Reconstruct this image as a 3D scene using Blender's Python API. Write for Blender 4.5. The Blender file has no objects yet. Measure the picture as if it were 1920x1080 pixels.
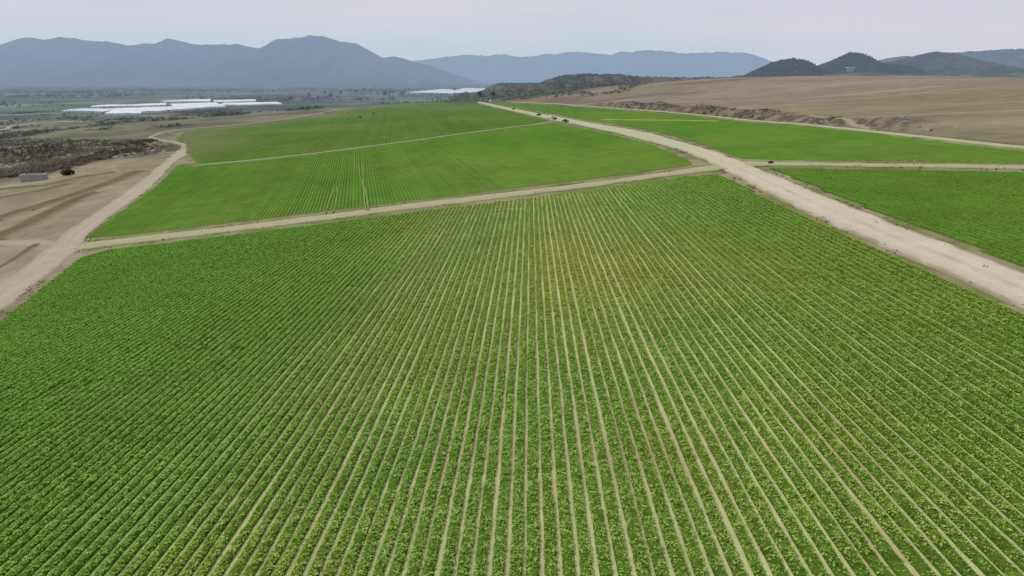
import math
import numpy as np

CAM_Z = 26.0

def ss(a, b, x):
    t = np.clip((np.asarray(x, float) - a) / (b - a), 0.0, 1.0)
    return t * t * (3 - 2 * t)

def _hash(ix, iy, seed):
    n = (ix.astype(np.int64) * 374761393 + iy.astype(np.int64) * 668265263 + seed * 974634777) & 0x7fffffff
    n = ((n ^ (n >> 13)) * 1274126177) & 0x7fffffff
    n = n ^ (n >> 16)
    return (n & 0xffff) / 65535.0

def vn(x, y, seed=0):
    """value noise, -1..1"""
    x = np.asarray(x, float); y = np.asarray(y, float)
    x, y = np.broadcast_arrays(x, y)
    ix = np.floor(x).astype(np.int64); iy = np.floor(y).astype(np.int64)
    fx = x - ix; fy = y - iy
    fx = fx * fx * (3 - 2 * fx); fy = fy * fy * (3 - 2 * fy)
    a = _hash(ix, iy, seed); b = _hash(ix + 1, iy, seed)
    c = _hash(ix, iy + 1, seed); d = _hash(ix + 1, iy + 1, seed)
    return 2 * ((a * (1 - fx) + b * fx) * (1 - fy) + (c * (1 - fx) + d * fx) * fy) - 1

def fbm(x, y, seed=0, octv=4):
    s = 0; a = 0.5
    for k in range(octv):
        s = s + a * vn(x * 2 ** k, y * 2 ** k, seed + k * 7)
        a *= 0.5
    return s

def poly_dist(X, Y, pts, closed=False):
    """distance to a polyline, signed by side (positive to the right of travel); second value: length along it"""
    X = np.asarray(X, float); Y = np.asarray(Y, float)
    best = np.full(X.shape, 1e18); sgn = np.ones(X.shape); al = np.zeros(X.shape)
    L = 0.0
    P = list(pts) + ([pts[0]] if closed else [])
    for (x0, y0), (x1, y1) in zip(P[:-1], P[1:]):
        dx, dy = x1 - x0, y1 - y0
        l2 = dx * dx + dy * dy
        t = np.clip(((X - x0) * dx + (Y - y0) * dy) / l2, 0, 1)
        qx = X - (x0 + t * dx); qy = Y - (y0 + t * dy)
        d2 = qx * qx + qy * qy
        m = d2 < best
        best = np.where(m, d2, best)
        sgn = np.where(m, np.where(qx * dy - qy * dx >= 0, 1.0, -1.0), sgn)
        al = np.where(m, L + t * math.sqrt(l2), al)
        L += math.sqrt(l2)
    return np.sqrt(best), sgn, al

def inside(X, Y, pts):
    X = np.asarray(X, float); Y = np.asarray(Y, float)
    r = np.zeros(X.shape, bool)
    n = len(pts)
    for i in range(n):
        x0, y0 = pts[i]; x1, y1 = pts[(i + 1) % n]
        if y0 == y1:
            continue
        c = ((y0 > Y) != (y1 > Y)) & (X < (x1 - x0) * (Y - y0) / (y1 - y0) + x0)
        r ^= c
    return r

# edge track of the green fields (world metres), near to far
TRACK = [(121.0, 20.0), (123.5, 110.0), (125.2, 170.0), (127.2, 210.0), (132.8, 272.0), (136.0, 334.0), (131.0, 442.0), (117.3, 534.0), (85.6, 666.0), (49.8, 825.0), (0.0, 937.0), (-30.0, 1010.0)]
# outline of the farmed shelf above the valley
SHELF = [(-150, -60), (-205, 100), (-238, 300), (-232, 370), (-226, 440), (-300, 590), (-300, 680), (-285, 800), (-240, 960), (-160, 1060), (-50, 1110), (60, 1120), (300, 1150), (900, 1300), (2500, 1500), (2500, -60)]
VALLEY = -35.0

def plateau(X, Y):
    s = .11 - .06 * ss(100, 450, Y) - .02 * ss(450, 1000, Y)
    Xl = np.clip(X, -500, 140)
    return s * Xl - .025 * .5 * (Y + 150 - np.sqrt((Y - 150) ** 2 + 60 ** 2))

def height(X, Y):
    X = np.asarray(X, float); Y = np.asarray(Y, float)
    z = plateau(X, Y)
    d, sg, al = poly_dist(X, Y, TRACK)
    dr = np.where((sg > 0), d, 0.0)
    top = 26.6 + 3.0 * ss(740, 900, Y) - 11.5 * ss(850, 1350, Y) + 1.2 * vn(X / 160, Y / 160, 5)
    ramp = ss(-60, 330, dr) * 1.0
    r0 = float(ss(-60, 330, 0.0))
    ramp = (ramp - r0) / (1 - r0)
    zh = z + (top - z) * ramp
    # eroded bank above the track
    bm = ss(180, 260, al) * (1 - ss(640, 760, al))
    wob = 4.0 * fbm(X / 9, Y / 9, 31, 3)
    bank = bm * (3.2 + 1.3 * vn(al / 35, al * 0, 3)) * ss(5.0, 12.0, dr + wob) * (1 - ss(30, 140, dr))
    zh = zh + bank
    zh = zh - 16 * ss(430, 1100, dr)
    z = np.where(dr > 0, zh, z)
    e, _, _ = poly_dist(X, Y, SHELF, True)
    e = np.where(inside(X, Y, SHELF), 0.0, e)
    w = ss(0, 1, e / (620 - 400 * ss(850, 1150, Y)))
    und = ss(15, 160, e) * (1 - .75 * ss(500, 1300, e))
    z = z + (VALLEY - z) * w + und * (5.0 * fbm(X / 170, Y / 170, 11, 4) + 1.5 * fbm(X / 35, Y / 35, 12, 3))
    # low swell of the valley floor towards the mountains
    R = np.hypot(X, Y)
    return z
D = {'road_up': [(57.92,69.54),(58.7,75.37),(59.16,86.3),(59.62,100.22),(60.89,124.75),(63.42,154.25),(66.78,205.81),(68.23,239.69),(68.0,277.05),(67.83,334.94),(60.7,398.23),(48.65,456.84),(39.23,516.69),(19.0,627.16),(-12.13,802.55),(-44.82,990.43)],'road_lo': [(50.18,59.21),(50.85,64.23),(51.14,73.53),(51.1,84.04),(51.32,98.33),(52.15,119.26),(53.95,147.55),(57.58,191.94),(60.11,244.05),(58.06,291.21),(52.71,363.23),(40.58,444.19),(30.05,494.2),(17.5,576.94),(-11.36,751.36),(-47.38,966.24)],'cross_up': [(-118.12,173.79),(-105.18,172.99),(-91.81,174.36),(-77.79,174.56),(-66.94,175.62),(-50.68,177.92),(-37.0,180.36),(-23.02,182.92),(0.0,184.63),(20.48,187.46),(35.57,190.52),(51.67,196.02),(60.83,198.99)],'cross_lo': [(-108.69,161.22),(-99.99,163.98),(-87.21,165.17),(-74.02,165.63),(-63.79,166.93),(-48.25,168.93),(-35.18,171.07),(-21.87,173.31),(0.0,175.53),(19.58,178.85),(34.13,182.47),(48.97,185.33),(58.38,185.79)],'side_up': [(65.8,200.25),(69.38,195.02),(77.35,185.16),(86.01,173.68),(93.78,163.74),(100.4,154.37),(107.01,143.88),(112.83,133.51)],'side_lo': [(63.88,187.33),(67.63,185.74),(74.92,179.11),(83.46,168.29),(91.01,158.67),(97.51,149.7),(104.13,139.81),(109.81,129.73)],'thin_track': [(29.5,472.99),(0.0,442.49),(-31.17,407.73),(-58.99,375.11),(-77.52,360.15),(-95.9,345.7),(-123.42,332.66),(-149.42,328.05)],'thin_track_w': 2.2,'thin_line': [(60.1,470.73),(81.81,448.47),(103.04,423.59),(117.51,396.21)],'thin_line_w': 1.1,'edge_track': [(125.2,148.99),(125.74,170.39),(126.21,184.77),(127.58,210.91),(132.8,272.01),(136.9,333.08),(130.95,442.39),(116.47,530.31),(85.63,666.3),(49.81,824.99),(0.0,936.61)],'edge_track_w': 3.6,'left_r': [(-83.37,98.0),(-86.26,108.71),(-93.2,126.74),(-99.86,144.22),(-107.67,165.57),(-117.25,184.82),(-126.08,210.84),(-140.9,264.75),(-167.42,340.6),(-177.66,379.01),(-191.85,408.88)],'left_l': [(-103.24,123.28),(-106.59,136.28),(-109.71,147.17),(-115.78,161.51),(-120.48,173.05),(-127.52,189.12),(-133.93,211.16),(-151.06,268.01),(-169.1,325.31),(-186.16,378.3),(-196.3,408.23)],'left_thin': [(-188.79,397.43),(-207.56,440.25),(-229.09,471.14),(-258.63,508.41),(-279.45,537.69),(-294.71,584.43),(-293.76,621.09),(-262.78,638.75),(-232.35,694.84),(-211.37,873.03)],'left_thin_w': 4.0,'bank_track': [(132.37,255.0),(142.92,293.39),(150.34,330.01),(152.66,359.43)],'bank_track_w': 3,'valley_track': [(-568.71,777.66),(-634.02,890.09),(-652.98,953.19),(-658.15,1030.52),(-544.16,942.13)],'valley_track_w': 9.0,'bench_track': [(-158.23,193.86),(-143.13,186.18),(-130.02,180.37),(-114.68,173.51)],'bench_track_w': 5.0,'patch': [(-846.98,1988.36),(-685.62,2067.26),(-554.85,2044.74),(-618.92,2570.47),(-914.08,3040.43),(-1093.66,3031.45),(-1015.44,2408.81)],'valley_road': [(-878.0,1156.85),(-873.81,1200.11),(-839.11,1229.82),(-782.23,1228.75)],'valley_road_w': 9,'strip0': [(-224.02,288.6),(-224.06,298.29),(-205.09,298.27),(-199.18,315.87),(-188.4,325.58)],'strip0_w': 7,'strip1': [(-206.26,264.63),(-207.88,275.73),(-198.54,281.49),(-193.51,298.65)],'strip1_w': 6,'strip2': [(-173.08,222.46),(-175.71,231.08),(-173.03,255.78),(-172.28,290.38),(-175.2,323.29)],'strip2_w': 9.5,'strip3': [(-147.43,187.87),(-151.33,197.45),(-154.82,216.78),(-162.15,245.01),(-165.36,263.45),(-164.05,269.12)],'strip3_w': 9,'strip4': [(-116.47,143.23),(-120.08,158.21),(-124.51,170.26),(-126.91,177.95)],'strip4_w': 2.0,'strip5': [(-170.24,239.53),(-172.41,261.29),(-165.98,270.96)],'strip5_w': 1.2,'n_strip': 6,'fieldA': [(48.08,12.0),(49.58,62.43),(49.91,71.58),(49.84,81.79),(50.02,95.63),(50.56,115.39),(51.96,141.81),(54.04,179.66),(47.96,181.37),(33.37,178.22),(19.15,174.8),(0.0,171.27),(-21.37,169.21),(-47.2,165.08),(-72.46,161.96),(-85.22,161.18),(-97.53,159.72),(-99.67,153.0),(-93.55,134.56),(-87.43,118.38),(-81.95,102.88),(-63.95,55.0),(-55.95,12.0)],'fieldB': [(55.06,215.94),(53.45,203.05),(36.44,195.35),(21.01,192.59),(0.0,189.49),(-23.47,186.64),(-51.86,182.25),(-79.71,179.08),(-100.22,176.85),(-114.72,178.22),(-117.26,186.09),(-125.56,212.93),(-138.85,262.77),(-163.16,337.16),(-150.31,326.01),(-122.27,329.45),(-95.05,342.52),(-58.37,371.04),(-30.82,402.97),(0.0,436.17),(28.32,465.26),(37.12,423.59),(49.44,349.62),(55.24,282.27),(55.43,238.16)],'fieldC': [(25.98,488.18),(0.0,448.48),(-59.63,379.29),(-96.84,349.2),(-124.6,335.94),(-150.75,331.08),(-173.85,373.17),(-193.75,415.15),(-240.46,498.21),(-273.91,583.18),(-250.23,619.46),(-225.76,690.86),(-202.4,741.11),(-203.57,867.92),(-175.84,970.09),(-119.91,993.07),(-50.28,952.07),(-10.87,718.53),(16.78,552.85)],'fieldD': [(69.12,203.35),(70.95,246.13),(71.85,288.56),(71.79,348.23),(64.18,421.49),(50.95,478.88),(41.37,545.36),(20.45,675.41),(-12.87,852.22),(-36.22,960.2),(0.0,895.45),(46.8,774.54),(81.27,632.02),(111.17,505.78),(124.95,421.77),(129.74,315.33),(126.58,258.97),(123.04,203.16),(121.43,164.29),(121.06,137.34),(116.79,132.23),(108.63,146.18),(95.64,167.13),(78.84,188.9)],'fieldE': [(67.07,180.19),(73.02,174.37),(88.86,154.73),(101.82,136.54),(109.96,124.04),(112.0,11.628835481248785),(58.71,11.63),(58.36,62.13),(59.16,71.21),(60.06,77.3),(60.72,88.78),(61.42,103.5),(63.2,129.77),(65.44,155.45)],'c_rim': [(-193.75,415.15),(-240.46,498.21),(-273.91,583.18),(-250.23,619.46),(-225.76,690.86),(-202.4,741.11),(-203.57,867.92),(-175.84,970.09),(-119.91,993.07)],'dirt_left': [(-262.29,323.07),(-243.3,325.17),(-228.12,337.42),(-220.77,375.94),(-193.32,401.84),(-176.0,374.08),(-165.46,336.46),(-139.48,261.97),(-124.93,208.82),(-115.72,181.06),(-106.78,164.12),(-91.53,124.32),(-85.7,107.95),(-81.86,94.03)],'gully': [(-249.24,312.65),(-243.3,325.17),(-231.79,343.08),(-220.77,375.94),(-192.08,389.47),(-217.1,445.28),(-267.41,513.32),(-298.64,526.66),(-358.28,563.44),(-457.73,622.36),(-517.37,662.09)],'bush_px': (-211.75,327.3),'tank': [(-226.21,316.7),(-216.82,318.44)],'vehicles': [(35.59,467.86),(29.16,511.78),(21.42,564.7),(1.59,700.36),(-33.38,961.86)],'field_bush': [(-145.3,740.18),(-177.32,762.05),(-145.75,673.61),(70.91,188.91)],'btracks': [[(-38.36,177.26),(-43.98,202.22),(-51.9,238.57),(-70.56,328.05)],[(-37.41,176.74),(-45.69,212.89),(-56.49,253.89),(-73.16,329.48)],[(-49.32,178.67),(-53.6,198.59),(-60.11,231.66)],[(-47.45,179.16),(-52.32,202.31),(-58.64,228.63)]],'greenhouses': [[(-837.91,1307.6),(-746.69,1283.17),(-788.09,1417.16),(-842.8,1374.91)],[(-700.25,1208.72),(-628.52,1177.38),(-766.19,1478.85),(-801.38,1421.72)],[(-698.38,1312.69),(-671.85,1408.88),(-743.22,1573.79),(-785.5,1494.46)],[(-894.96,1498.12),(-802.74,1639.66),(-872.75,1784.25),(-959.33,1627.73)],[(-670.84,1411.24),(-629.78,1557.39),(-764.64,1825.57),(-837.25,1732.49)],[(-945.71,1899.31),(-818.21,1919.97),(-909.28,2135.78),(-962.6,1963.83)],[(-666.95,1605.23),(-563.15,1734.4),(-617.04,1858.62),(-740.62,1817.15)],[(-786.48,1878.35),(-710.56,1962.84),(-754.76,2086.32),(-839.59,1988.61)],[(-479.35,3222.48),(-247.72,2996.28),(-134.71,3588.0),(-413.29,4237.3)],[(-304.65,3865.46),(-135.95,3772.97),(-166.37,4621.25),(-316.33,4686.66)]],'houses': [(-641.18,2566.67),(-661.61,2802.12),(-590.34,2651.17),(-643.32,3013.82),(-526.15,2589.85),(-547.57,2822.52),(-456.2,2757.12),(-623.9,2238.54),(-431.98,2351.36),(-605.48,2007.73)],'town_trees': [(-704.22,2927.34),(-692.2,2629.0),(-810.21,3537.45),(-762.51,3666.51),(-666.78,3375.37),(-753.69,3906.99),(-686.01,3126.47),(-415.15,2678.96),(-574.24,2242.15),(-526.82,3115.91),(-446.75,2494.14),(-677.12,2366.61),(-649.91,2077.65),(-544.62,1984.54),(-284.19,3504.05),(-48.48,1073.75),(-28.23,1071.95)],'reservoir': (1081.8,2290.0,56.9),'mtA': [(-12941.0,10500.0,234.7),(-10909.5,10477.8,418.1),(-9328.1,10455.6,468.3),(-8351.5,10433.3,292.2),(-7881.0,10411.1,247.6),(-7369.5,10388.9,393.0),(-7292.0,10366.7,464.5),(-7224.4,10344.4,492.3),(-7017.3,10322.2,570.0),(-6885.7,10300.0,583.1),(-6757.6,10277.8,581.9),(-6613.1,10255.6,552.3),(-6466.6,10233.3,572.4),(-6337.3,10211.1,585.3),(-6158.9,10188.9,584.1),(-5981.4,10166.7,540.7),(-5672.4,10144.4,525.6),(-5528.3,10122.2,510.4),(-5374.4,10100.0,467.3),(-5135.3,10077.8,494.3),(-4961.1,10055.6,493.3),(-4872.1,10033.3,520.1),(-4767.7,10011.1,553.6),(-4556.5,9988.9,517.9),(-4259.5,9966.7,468.4),(-3991.8,9944.4,481.2),(-3763.6,9922.2,480.2),(-3576.8,9900.0,444.8),(-3461.0,9877.8,430.1),(-3303.5,9855.6,470.3),(-3216.0,9833.3,544.3),(-2991.8,9811.1,549.9),(-2839.9,9788.9,562.2),(-2722.9,9766.7,594.7),(-2539.7,9744.4,573.2),(-2289.0,9722.2,504.8),(-2071.9,9700.0,470.0),(-1963.2,9677.8,421.9),(-1855.0,9655.6,367.1),(-1733.5,9633.3,298.8),(-1579.0,9611.1,318.4),(-1421.1,9588.9,277.4),(-1277.4,9566.7,243.1),(-1063.9,9544.4,188.8),(-780.7,9522.2,93.9),(-497.2,9500.0,-1.2)],'mtB': [(-5070.8,17000,123.0),(-3917.0,17000,303.9),(-2521.6,17000,423.8),(-2015.5,17000,471.7),(-1509.7,17000,543.3),(-1006.0,17000,567.1),(-629.0,17000,543.3),(-440.1,17000,567.1),(-188.6,17000,579.0),(188.8,17000,507.5),(503.1,17000,555.2),(1131.0,17000,602.8),(1569.9,17000,638.4),(1884.7,17000,614.7),(2263.6,17000,567.1),(2574.6,17000,638.4),(2826.4,17000,626.6),(3137.7,17000,674.0),(3388.7,17000,674.0),(3768.5,17000,626.6),(4398.5,17000,602.8),(4836.3,17000,626.6),(5465.5,17000,614.7),(5720.5,17000,579.0),(6047.9,17000,459.7),(6439.9,17000,339.9),(6830.6,17000,243.7),(8109.7,17000,147.2)],'hillN': [(-81.8,1450.0,-7.4),(-60.3,1460.0,2.9),(-46.3,1470.0,12.3),(-27.7,1480.0,17.5),(55.7,1490.0,18.0),(78.4,1500.0,26.0),(95.8,1510.0,31.4),(115.6,1520.0,34.7),(148.3,1530.0,36.9),(195.2,1540.0,35.9),(236.9,1550.0,36.5),(256.0,1560.0,32.7),(304.7,1570.0,30.5),(401.0,1580.0,29.4),(498.4,1590.0,30.5),(597.3,1600.0,28.3)],'hillA': [(704.1,2300,29.3),(755.0,2300,35.8),(788.3,2300,45.7),(807.1,2300,62.0),(831.3,2300,75.0),(861.1,2300,83.1),(894.6,2300,87.9),(929.1,2300,84.7),(961.4,2300,71.7),(992.6,2300,55.5),(1029.5,2300,35.8),(1057.1,2300,22.7)],'hillB': [(1007.6,2500,33.1),(1060.3,2500,58.0),(1085.8,2500,75.7),(1138.6,2500,96.8),(1173.0,2500,114.3),(1210.5,2500,110.8),(1239.8,2500,100.3),(1264.2,2500,86.3),(1299.6,2500,73.9),(1355.6,2500,72.2),(1404.4,2500,58.0),(1494.0,2500,26.0)],'hillC': [(1429.2,3000,60.2),(1503.8,3000,83.5),(1569.3,3000,92.0),(1623.5,3000,100.4),(1676.2,3000,117.3),(1751.2,3000,132.0),(1806.3,3000,134.1),(1864.1,3000,121.5),(1934.4,3000,102.5),(2027.3,3000,83.5),(2142.0,3000,68.7),(2322.5,3000,60.2),(2650.6,3000,85.6),(3090.7,3000,102.5),(3433.9,3000,75.0)],'hillD': [(2191.5,4600,78.4),(2321.4,4600,123.9),(2451.6,4600,162.7),(2518.6,4600,169.2),(2605.3,4600,159.5),(2722.2,4600,172.4),(2855.2,4600,188.5),(2955.9,4600,194.9),(3056.5,4600,201.4),(3258.9,4600,207.8),(3528.9,4600,214.2),(4034.4,4600,227.0),(4896.7,4600,182.1)],'hillE': [(821.8,1900,36.8),(906.0,1900,42.2),(1048.2,1900,38.2),(1190.1,1900,36.8),(1359.0,1900,42.2),(1613.1,1900,44.9),(2039.3,1900,39.5)]}
import bpy
rng = np.random.default_rng(7)
scene = bpy.context.scene
COL = scene.collection

# ---------------------------------------------------------------- world, sun, camera
SUN_EL, SUN_AZ = 52.0, -62.0       # azimuth from +Y towards +X
world = bpy.data.worlds.new("World"); scene.world = world
world.use_nodes = True
nt = world.node_tree; nt.nodes.clear()
N = nt.nodes; Lk = nt.links
def nn(tree, t, **kw):
    n = tree.nodes.new(t)
    for k, v in kw.items():
        setattr(n, k, v)
    return n
out = nn(nt, 'ShaderNodeOutputWorld'); bg = nn(nt, 'ShaderNodeBackground')
sky = nn(nt, 'ShaderNodeTexSky', sky_type='NISHITA')
sky.sun_disc = False; sky.sun_elevation = math.radians(SUN_EL); sky.sun_rotation = math.radians(SUN_AZ)
sky.air_density = 1.0; sky.dust_density = 3.0; sky.ozone_density = 1.5; sky.altitude = 100
tc = nn(nt, 'ShaderNodeTexCoord'); sep = nn(nt, 'ShaderNodeSeparateXYZ')
Lk.new(tc.outputs['Generated'], sep.inputs[0])
mp = nn(nt, 'ShaderNodeMapping'); mp.inputs['Scale'].default_value = (1.5, 1.5, 14)
Lk.new(tc.outputs['Generated'], mp.inputs[0])
nz = nn(nt, 'ShaderNodeTexNoise'); nz.inputs['Scale'].default_value = 2.2; nz.inputs['Detail'].default_value = 5; nz.inputs['Roughness'].default_value = .55
Lk.new(mp.outputs[0], nz.inputs['Vector'])
def math_(tree, op, a, b=None, c=None, clamp=False):
    n = tree.nodes.new('ShaderNodeMath'); n.operation = op; n.use_clamp = clamp
    for i, v in enumerate((a, b, c)):
        if v is None: continue
        if isinstance(v, (int, float)): n.inputs[i].default_value = v
        else: tree.links.new(v, n.inputs[i])
    return n.outputs[0]
# cloud deck: its ragged lower edge sits a few degrees above the horizon
h0 = math_(nt, 'MULTIPLY_ADD', nz.outputs['Fac'], .05, -.025)
h1 = math_(nt, 'ADD', sep.outputs['Z'], h0)
hx = math_(nt, 'MULTIPLY_ADD', math_(nt, 'MAXIMUM', math_(nt, 'SUBTRACT', sep.outputs['X'], .12), 0.0), .14, h1)
mr = nn(nt, 'ShaderNodeMapRange'); mr.interpolation_type = 'SMOOTHSTEP'
mr.inputs['From Min'].default_value = .035; mr.inputs['From Max'].default_value = .095
Lk.new(hx, mr.inputs['Value'])
clear = nn(nt, 'ShaderNodeMix', data_type='RGBA'); clear.inputs[0].default_value = .90
Lk.new(sky.outputs[0], clear.inputs[6]); clear.inputs[7].default_value = (5.6, 6.65, 7.6, 1)
cl = nn(nt, 'ShaderNodeMix', data_type='RGBA')
cl.inputs[6].default_value = (6.0, 6.1, 6.95, 1); cl.inputs[7].default_value = (6.75, 6.78, 7.45, 1)
Lk.new(nz.outputs['Fac'], cl.inputs[0])
mx = nn(nt, 'ShaderNodeMix', data_type='RGBA')
Lk.new(mr.outputs[0], mx.inputs[0]); Lk.new(clear.outputs[2], mx.inputs[6]); Lk.new(cl.outputs[2], mx.inputs[7])
Lk.new(mx.outputs[2], bg.inputs['Color']); bg.inputs['Strength'].default_value = .1
Lk.new(bg.outputs[0], out.inputs['Surface'])

sl = bpy.data.lights.new('sun', 'SUN'); sl.energy = 2.0; sl.angle = math.radians(4); sl.color = (1, .96, .9)
so = bpy.data.objects.new('sun', sl); COL.objects.link(so)
so.rotation_euler = (math.radians(90 - SUN_EL), 0, math.radians(180 - SUN_AZ))
so.location = (0, 0, 200)

cam = bpy.data.cameras.new('camera'); co = bpy.data.objects.new('camera', cam); COL.objects.link(co)
cam.sensor_width = 36; cam.lens = 24; cam.clip_end = 90000; cam.clip_start = .5
co.location = (0, 0, CAM_Z)
PITCH = math.atan(392 / 1280)
co.rotation_euler = (math.pi / 2 - PITCH, 0, 0)
scene.camera = co
scene.view_settings.view_transform = 'Standard'; scene.view_settings.look = 'None'
scene.view_settings.exposure = 0
scene.render.engine = 'CYCLES'
scene.cycles.max_bounces = 4; scene.cycles.diffuse_bounces = 2; scene.cycles.glossy_bounces = 1

# ---------------------------------------------------------------- materials
hz = bpy.data.node_groups.new('painted_haze', 'ShaderNodeTree')  # haze painted into the surfaces as a glow that grows with distance
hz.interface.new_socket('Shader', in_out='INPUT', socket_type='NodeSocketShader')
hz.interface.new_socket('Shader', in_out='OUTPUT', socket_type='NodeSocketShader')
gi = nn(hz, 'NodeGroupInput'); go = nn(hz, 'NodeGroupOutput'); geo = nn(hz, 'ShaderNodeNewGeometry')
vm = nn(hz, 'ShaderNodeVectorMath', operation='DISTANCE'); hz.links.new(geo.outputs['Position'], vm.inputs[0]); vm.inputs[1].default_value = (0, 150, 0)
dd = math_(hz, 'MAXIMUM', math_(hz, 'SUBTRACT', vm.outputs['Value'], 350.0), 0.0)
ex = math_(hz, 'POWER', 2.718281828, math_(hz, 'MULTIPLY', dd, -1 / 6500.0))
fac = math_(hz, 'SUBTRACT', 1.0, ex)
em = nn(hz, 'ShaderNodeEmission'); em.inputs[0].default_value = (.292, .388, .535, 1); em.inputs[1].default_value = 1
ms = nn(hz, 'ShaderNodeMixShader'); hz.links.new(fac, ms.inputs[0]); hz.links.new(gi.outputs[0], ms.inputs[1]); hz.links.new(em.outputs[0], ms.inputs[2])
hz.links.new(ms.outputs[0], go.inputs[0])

MATS = {}
def material(name, color=None, attr=False, rough=.9, noises=(), bump=None, spec=.2, haze=True, metallic=0, transl=0.0):
    """noises: (scale, detail, amount, tint or None): multiplies the base by 1 +- amount of noise"""
    if name in MATS: return MATS[name]
    m = bpy.data.materials.new(name); m.use_nodes = True
    t = m.node_tree; t.nodes.clear()
    o = nn(t, 'ShaderNodeOutputMaterial'); b = nn(t, 'ShaderNodeBsdfPrincipled')
    b.inputs['Roughness'].default_value = rough; b.inputs['Specular IOR Level'].default_value = spec
    b.inputs['Metallic'].default_value = metallic
    if attr:
        a = nn(t, 'ShaderNodeAttribute', attribute_name='Col'); cur = a.outputs['Color']
    else:
        r = nn(t, 'ShaderNodeRGB'); r.outputs[0].default_value = (*color, 1); cur = r.outputs[0]
    g = nn(t, 'ShaderNodeNewGeometry')
    for sc, det, amt, tint in noises:
        mpn = nn(t, 'ShaderNodeMapping')
        mpn.inputs['Scale'].default_value = sc if isinstance(sc, tuple) else (sc, sc, sc)
        t.links.new(g.outputs['Position'], mpn.inputs[0])
        z = nn(t, 'ShaderNodeTexNoise'); z.inputs['Scale'].default_value = 1; z.inputs['Detail'].default_value = det
        z.inputs['Roughness'].default_value = .65
        t.links.new(mpn.outputs[0], z.inputs['Vector'])
        mrr = nn(t, 'ShaderNodeMapRange'); mrr.inputs['From Min'].default_value = .28; mrr.inputs['From Max'].default_value = .72
        t.links.new(z.outputs['Fac'], mrr.inputs['Value'])
        if tint is None:
            mrr.inputs['To Min'].default_value = 1 - amt; mrr.inputs['To Max'].default_value = 1 + amt
            v = nn(t, 'ShaderNodeVectorMath', operation='SCALE'); t.links.new(cur, v.inputs[0]); t.links.new(mrr.outputs[0], v.inputs['Scale']); cur = v.outputs[0]
        else:
            mrr.inputs['To Min'].default_value = 0; mrr.inputs['To Max'].default_value = amt
            q = nn(t, 'ShaderNodeMix', data_type='RGBA'); t.links.new(mrr.outputs[0], q.inputs[0]); t.links.new(cur, q.inputs[6]); q.inputs[7].default_value = (*tint, 1); cur = q.outputs[2]
    t.links.new(cur, b.inputs['Base Color'])
    if bump:
        sc, dist = bump
        z = nn(t, 'ShaderNodeTexNoise'); z.inputs['Scale'].default_value = sc; z.inputs['Detail'].default_value = 5
        t.links.new(g.outputs['Position'], z.inputs['Vector'])
        bm_ = nn(t, 'ShaderNodeBump'); bm_.inputs['Distance'].default_value = dist; bm_.inputs['Strength'].default_value = .8
        t.links.new(z.outputs['Fac'], bm_.inputs['Height']); t.links.new(bm_.outputs[0], b.inputs['Normal'])
    surf = b.outputs[0]
    if transl:
        tl = nn(t, 'ShaderNodeBsdfTranslucent'); t.links.new(cur, tl.inputs['Color']); mxs = nn(t, 'ShaderNodeMixShader'); mxs.inputs[0].default_value = transl
        t.links.new(surf, mxs.inputs[1]); t.links.new(tl.outputs[0], mxs.inputs[2]); surf = mxs.outputs[0]
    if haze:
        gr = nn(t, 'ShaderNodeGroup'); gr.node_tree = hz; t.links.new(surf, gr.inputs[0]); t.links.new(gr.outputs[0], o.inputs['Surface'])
    else:
        t.links.new(surf, o.inputs['Surface'])
    MATS[name] = m
    return m

M_ground = material('ground', attr=True, spec=.03, noises=((.09, 5, .18, None), (1.3, 6, .14, None), (.02, 3, .12, None)), bump=(1.2, .06))
M_leaf = material('crop_leaf', attr=True, rough=.8, spec=.06, transl=.38, noises=((.07, 3, .10, None),))
M_mound = material('crop_understorey', attr=True, spec=.02, rough=.9, noises=((5, 3, .3, None),))
M_field = material('crop_canopy', attr=True, rough=.9, spec=.02, noises=((1.8, 4, .22, None), (.05, 4, .09, None), (.012, 3, .07, None)), bump=(3.0, .12))
M_road = material('pale_dirt', attr=True, spec=.03, rough=.95, noises=((.35, 6, .06, None), (2.2, 6, .10, None)), bump=(1.6, .04))
M_scrub = material('scrub_foliage', attr=True, rough=.9, spec=.05, transl=.2)
M_rock = material('rock', color=(.27, .24, .215), rough=.95, noises=((.8, 5, .35, None),), bump=(1.5, .2))
M_mount = material('mountain_rock', attr=True, rough=1, spec=.05, noises=((.004, 6, .25, None),))
M_hill = material('scrub_hill', attr=True, rough=1, spec=.05, noises=((.02, 5, .35, None), (.12, 4, .25, None)))
M_white = material('greenhouse_film', color=(.70, .73, .75), rough=.6, noises=(((.004, .03, .03), 4, .28, None), (.06, 4, .12, None)))
M_ghwall = material('greenhouse_side', color=(.55, .58, .59), rough=.6, noises=((.05, 3, .2, None),))
M_concrete = material('concrete', color=(.30, .29, .28), rough=.95, noises=((.9, 5, .2, None),))
M_concrete2 = material('concrete_rim', color=(.52, .50, .46), rough=.95, noises=((.9, 5, .15, None),))
M_water = material('dark_water', color=(.05, .06, .06), rough=.15, noises=((.5, 2, .1, None),))
M_tyre = material('tyre_rubber', color=(.02, .02, .02), rough=.8)
M_glass = material('car_glass', color=(.02, .025, .03), rough=.1, spec=.6)
M_cardark = material('dark_green_paint', color=(.018, .028, .012), rough=.4, spec=.5, noises=((2, 2, .1, None),))
M_cargrey = material('dark_grey_paint', color=(.04, .045, .04), rough=.4, spec=.5, noises=((2, 2, .1, None),))
M_carwhite = material('white_paint', color=(.82, .82, .8), rough=.4, spec=.5, noises=((2, 2, .04, None),))
M_metal = material('rim_metal', color=(.4, .4, .4), rough=.4, metallic=.7)
M_lamp = material('lamp_lens', color=(.7, .7, .65), rough=.2)
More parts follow.
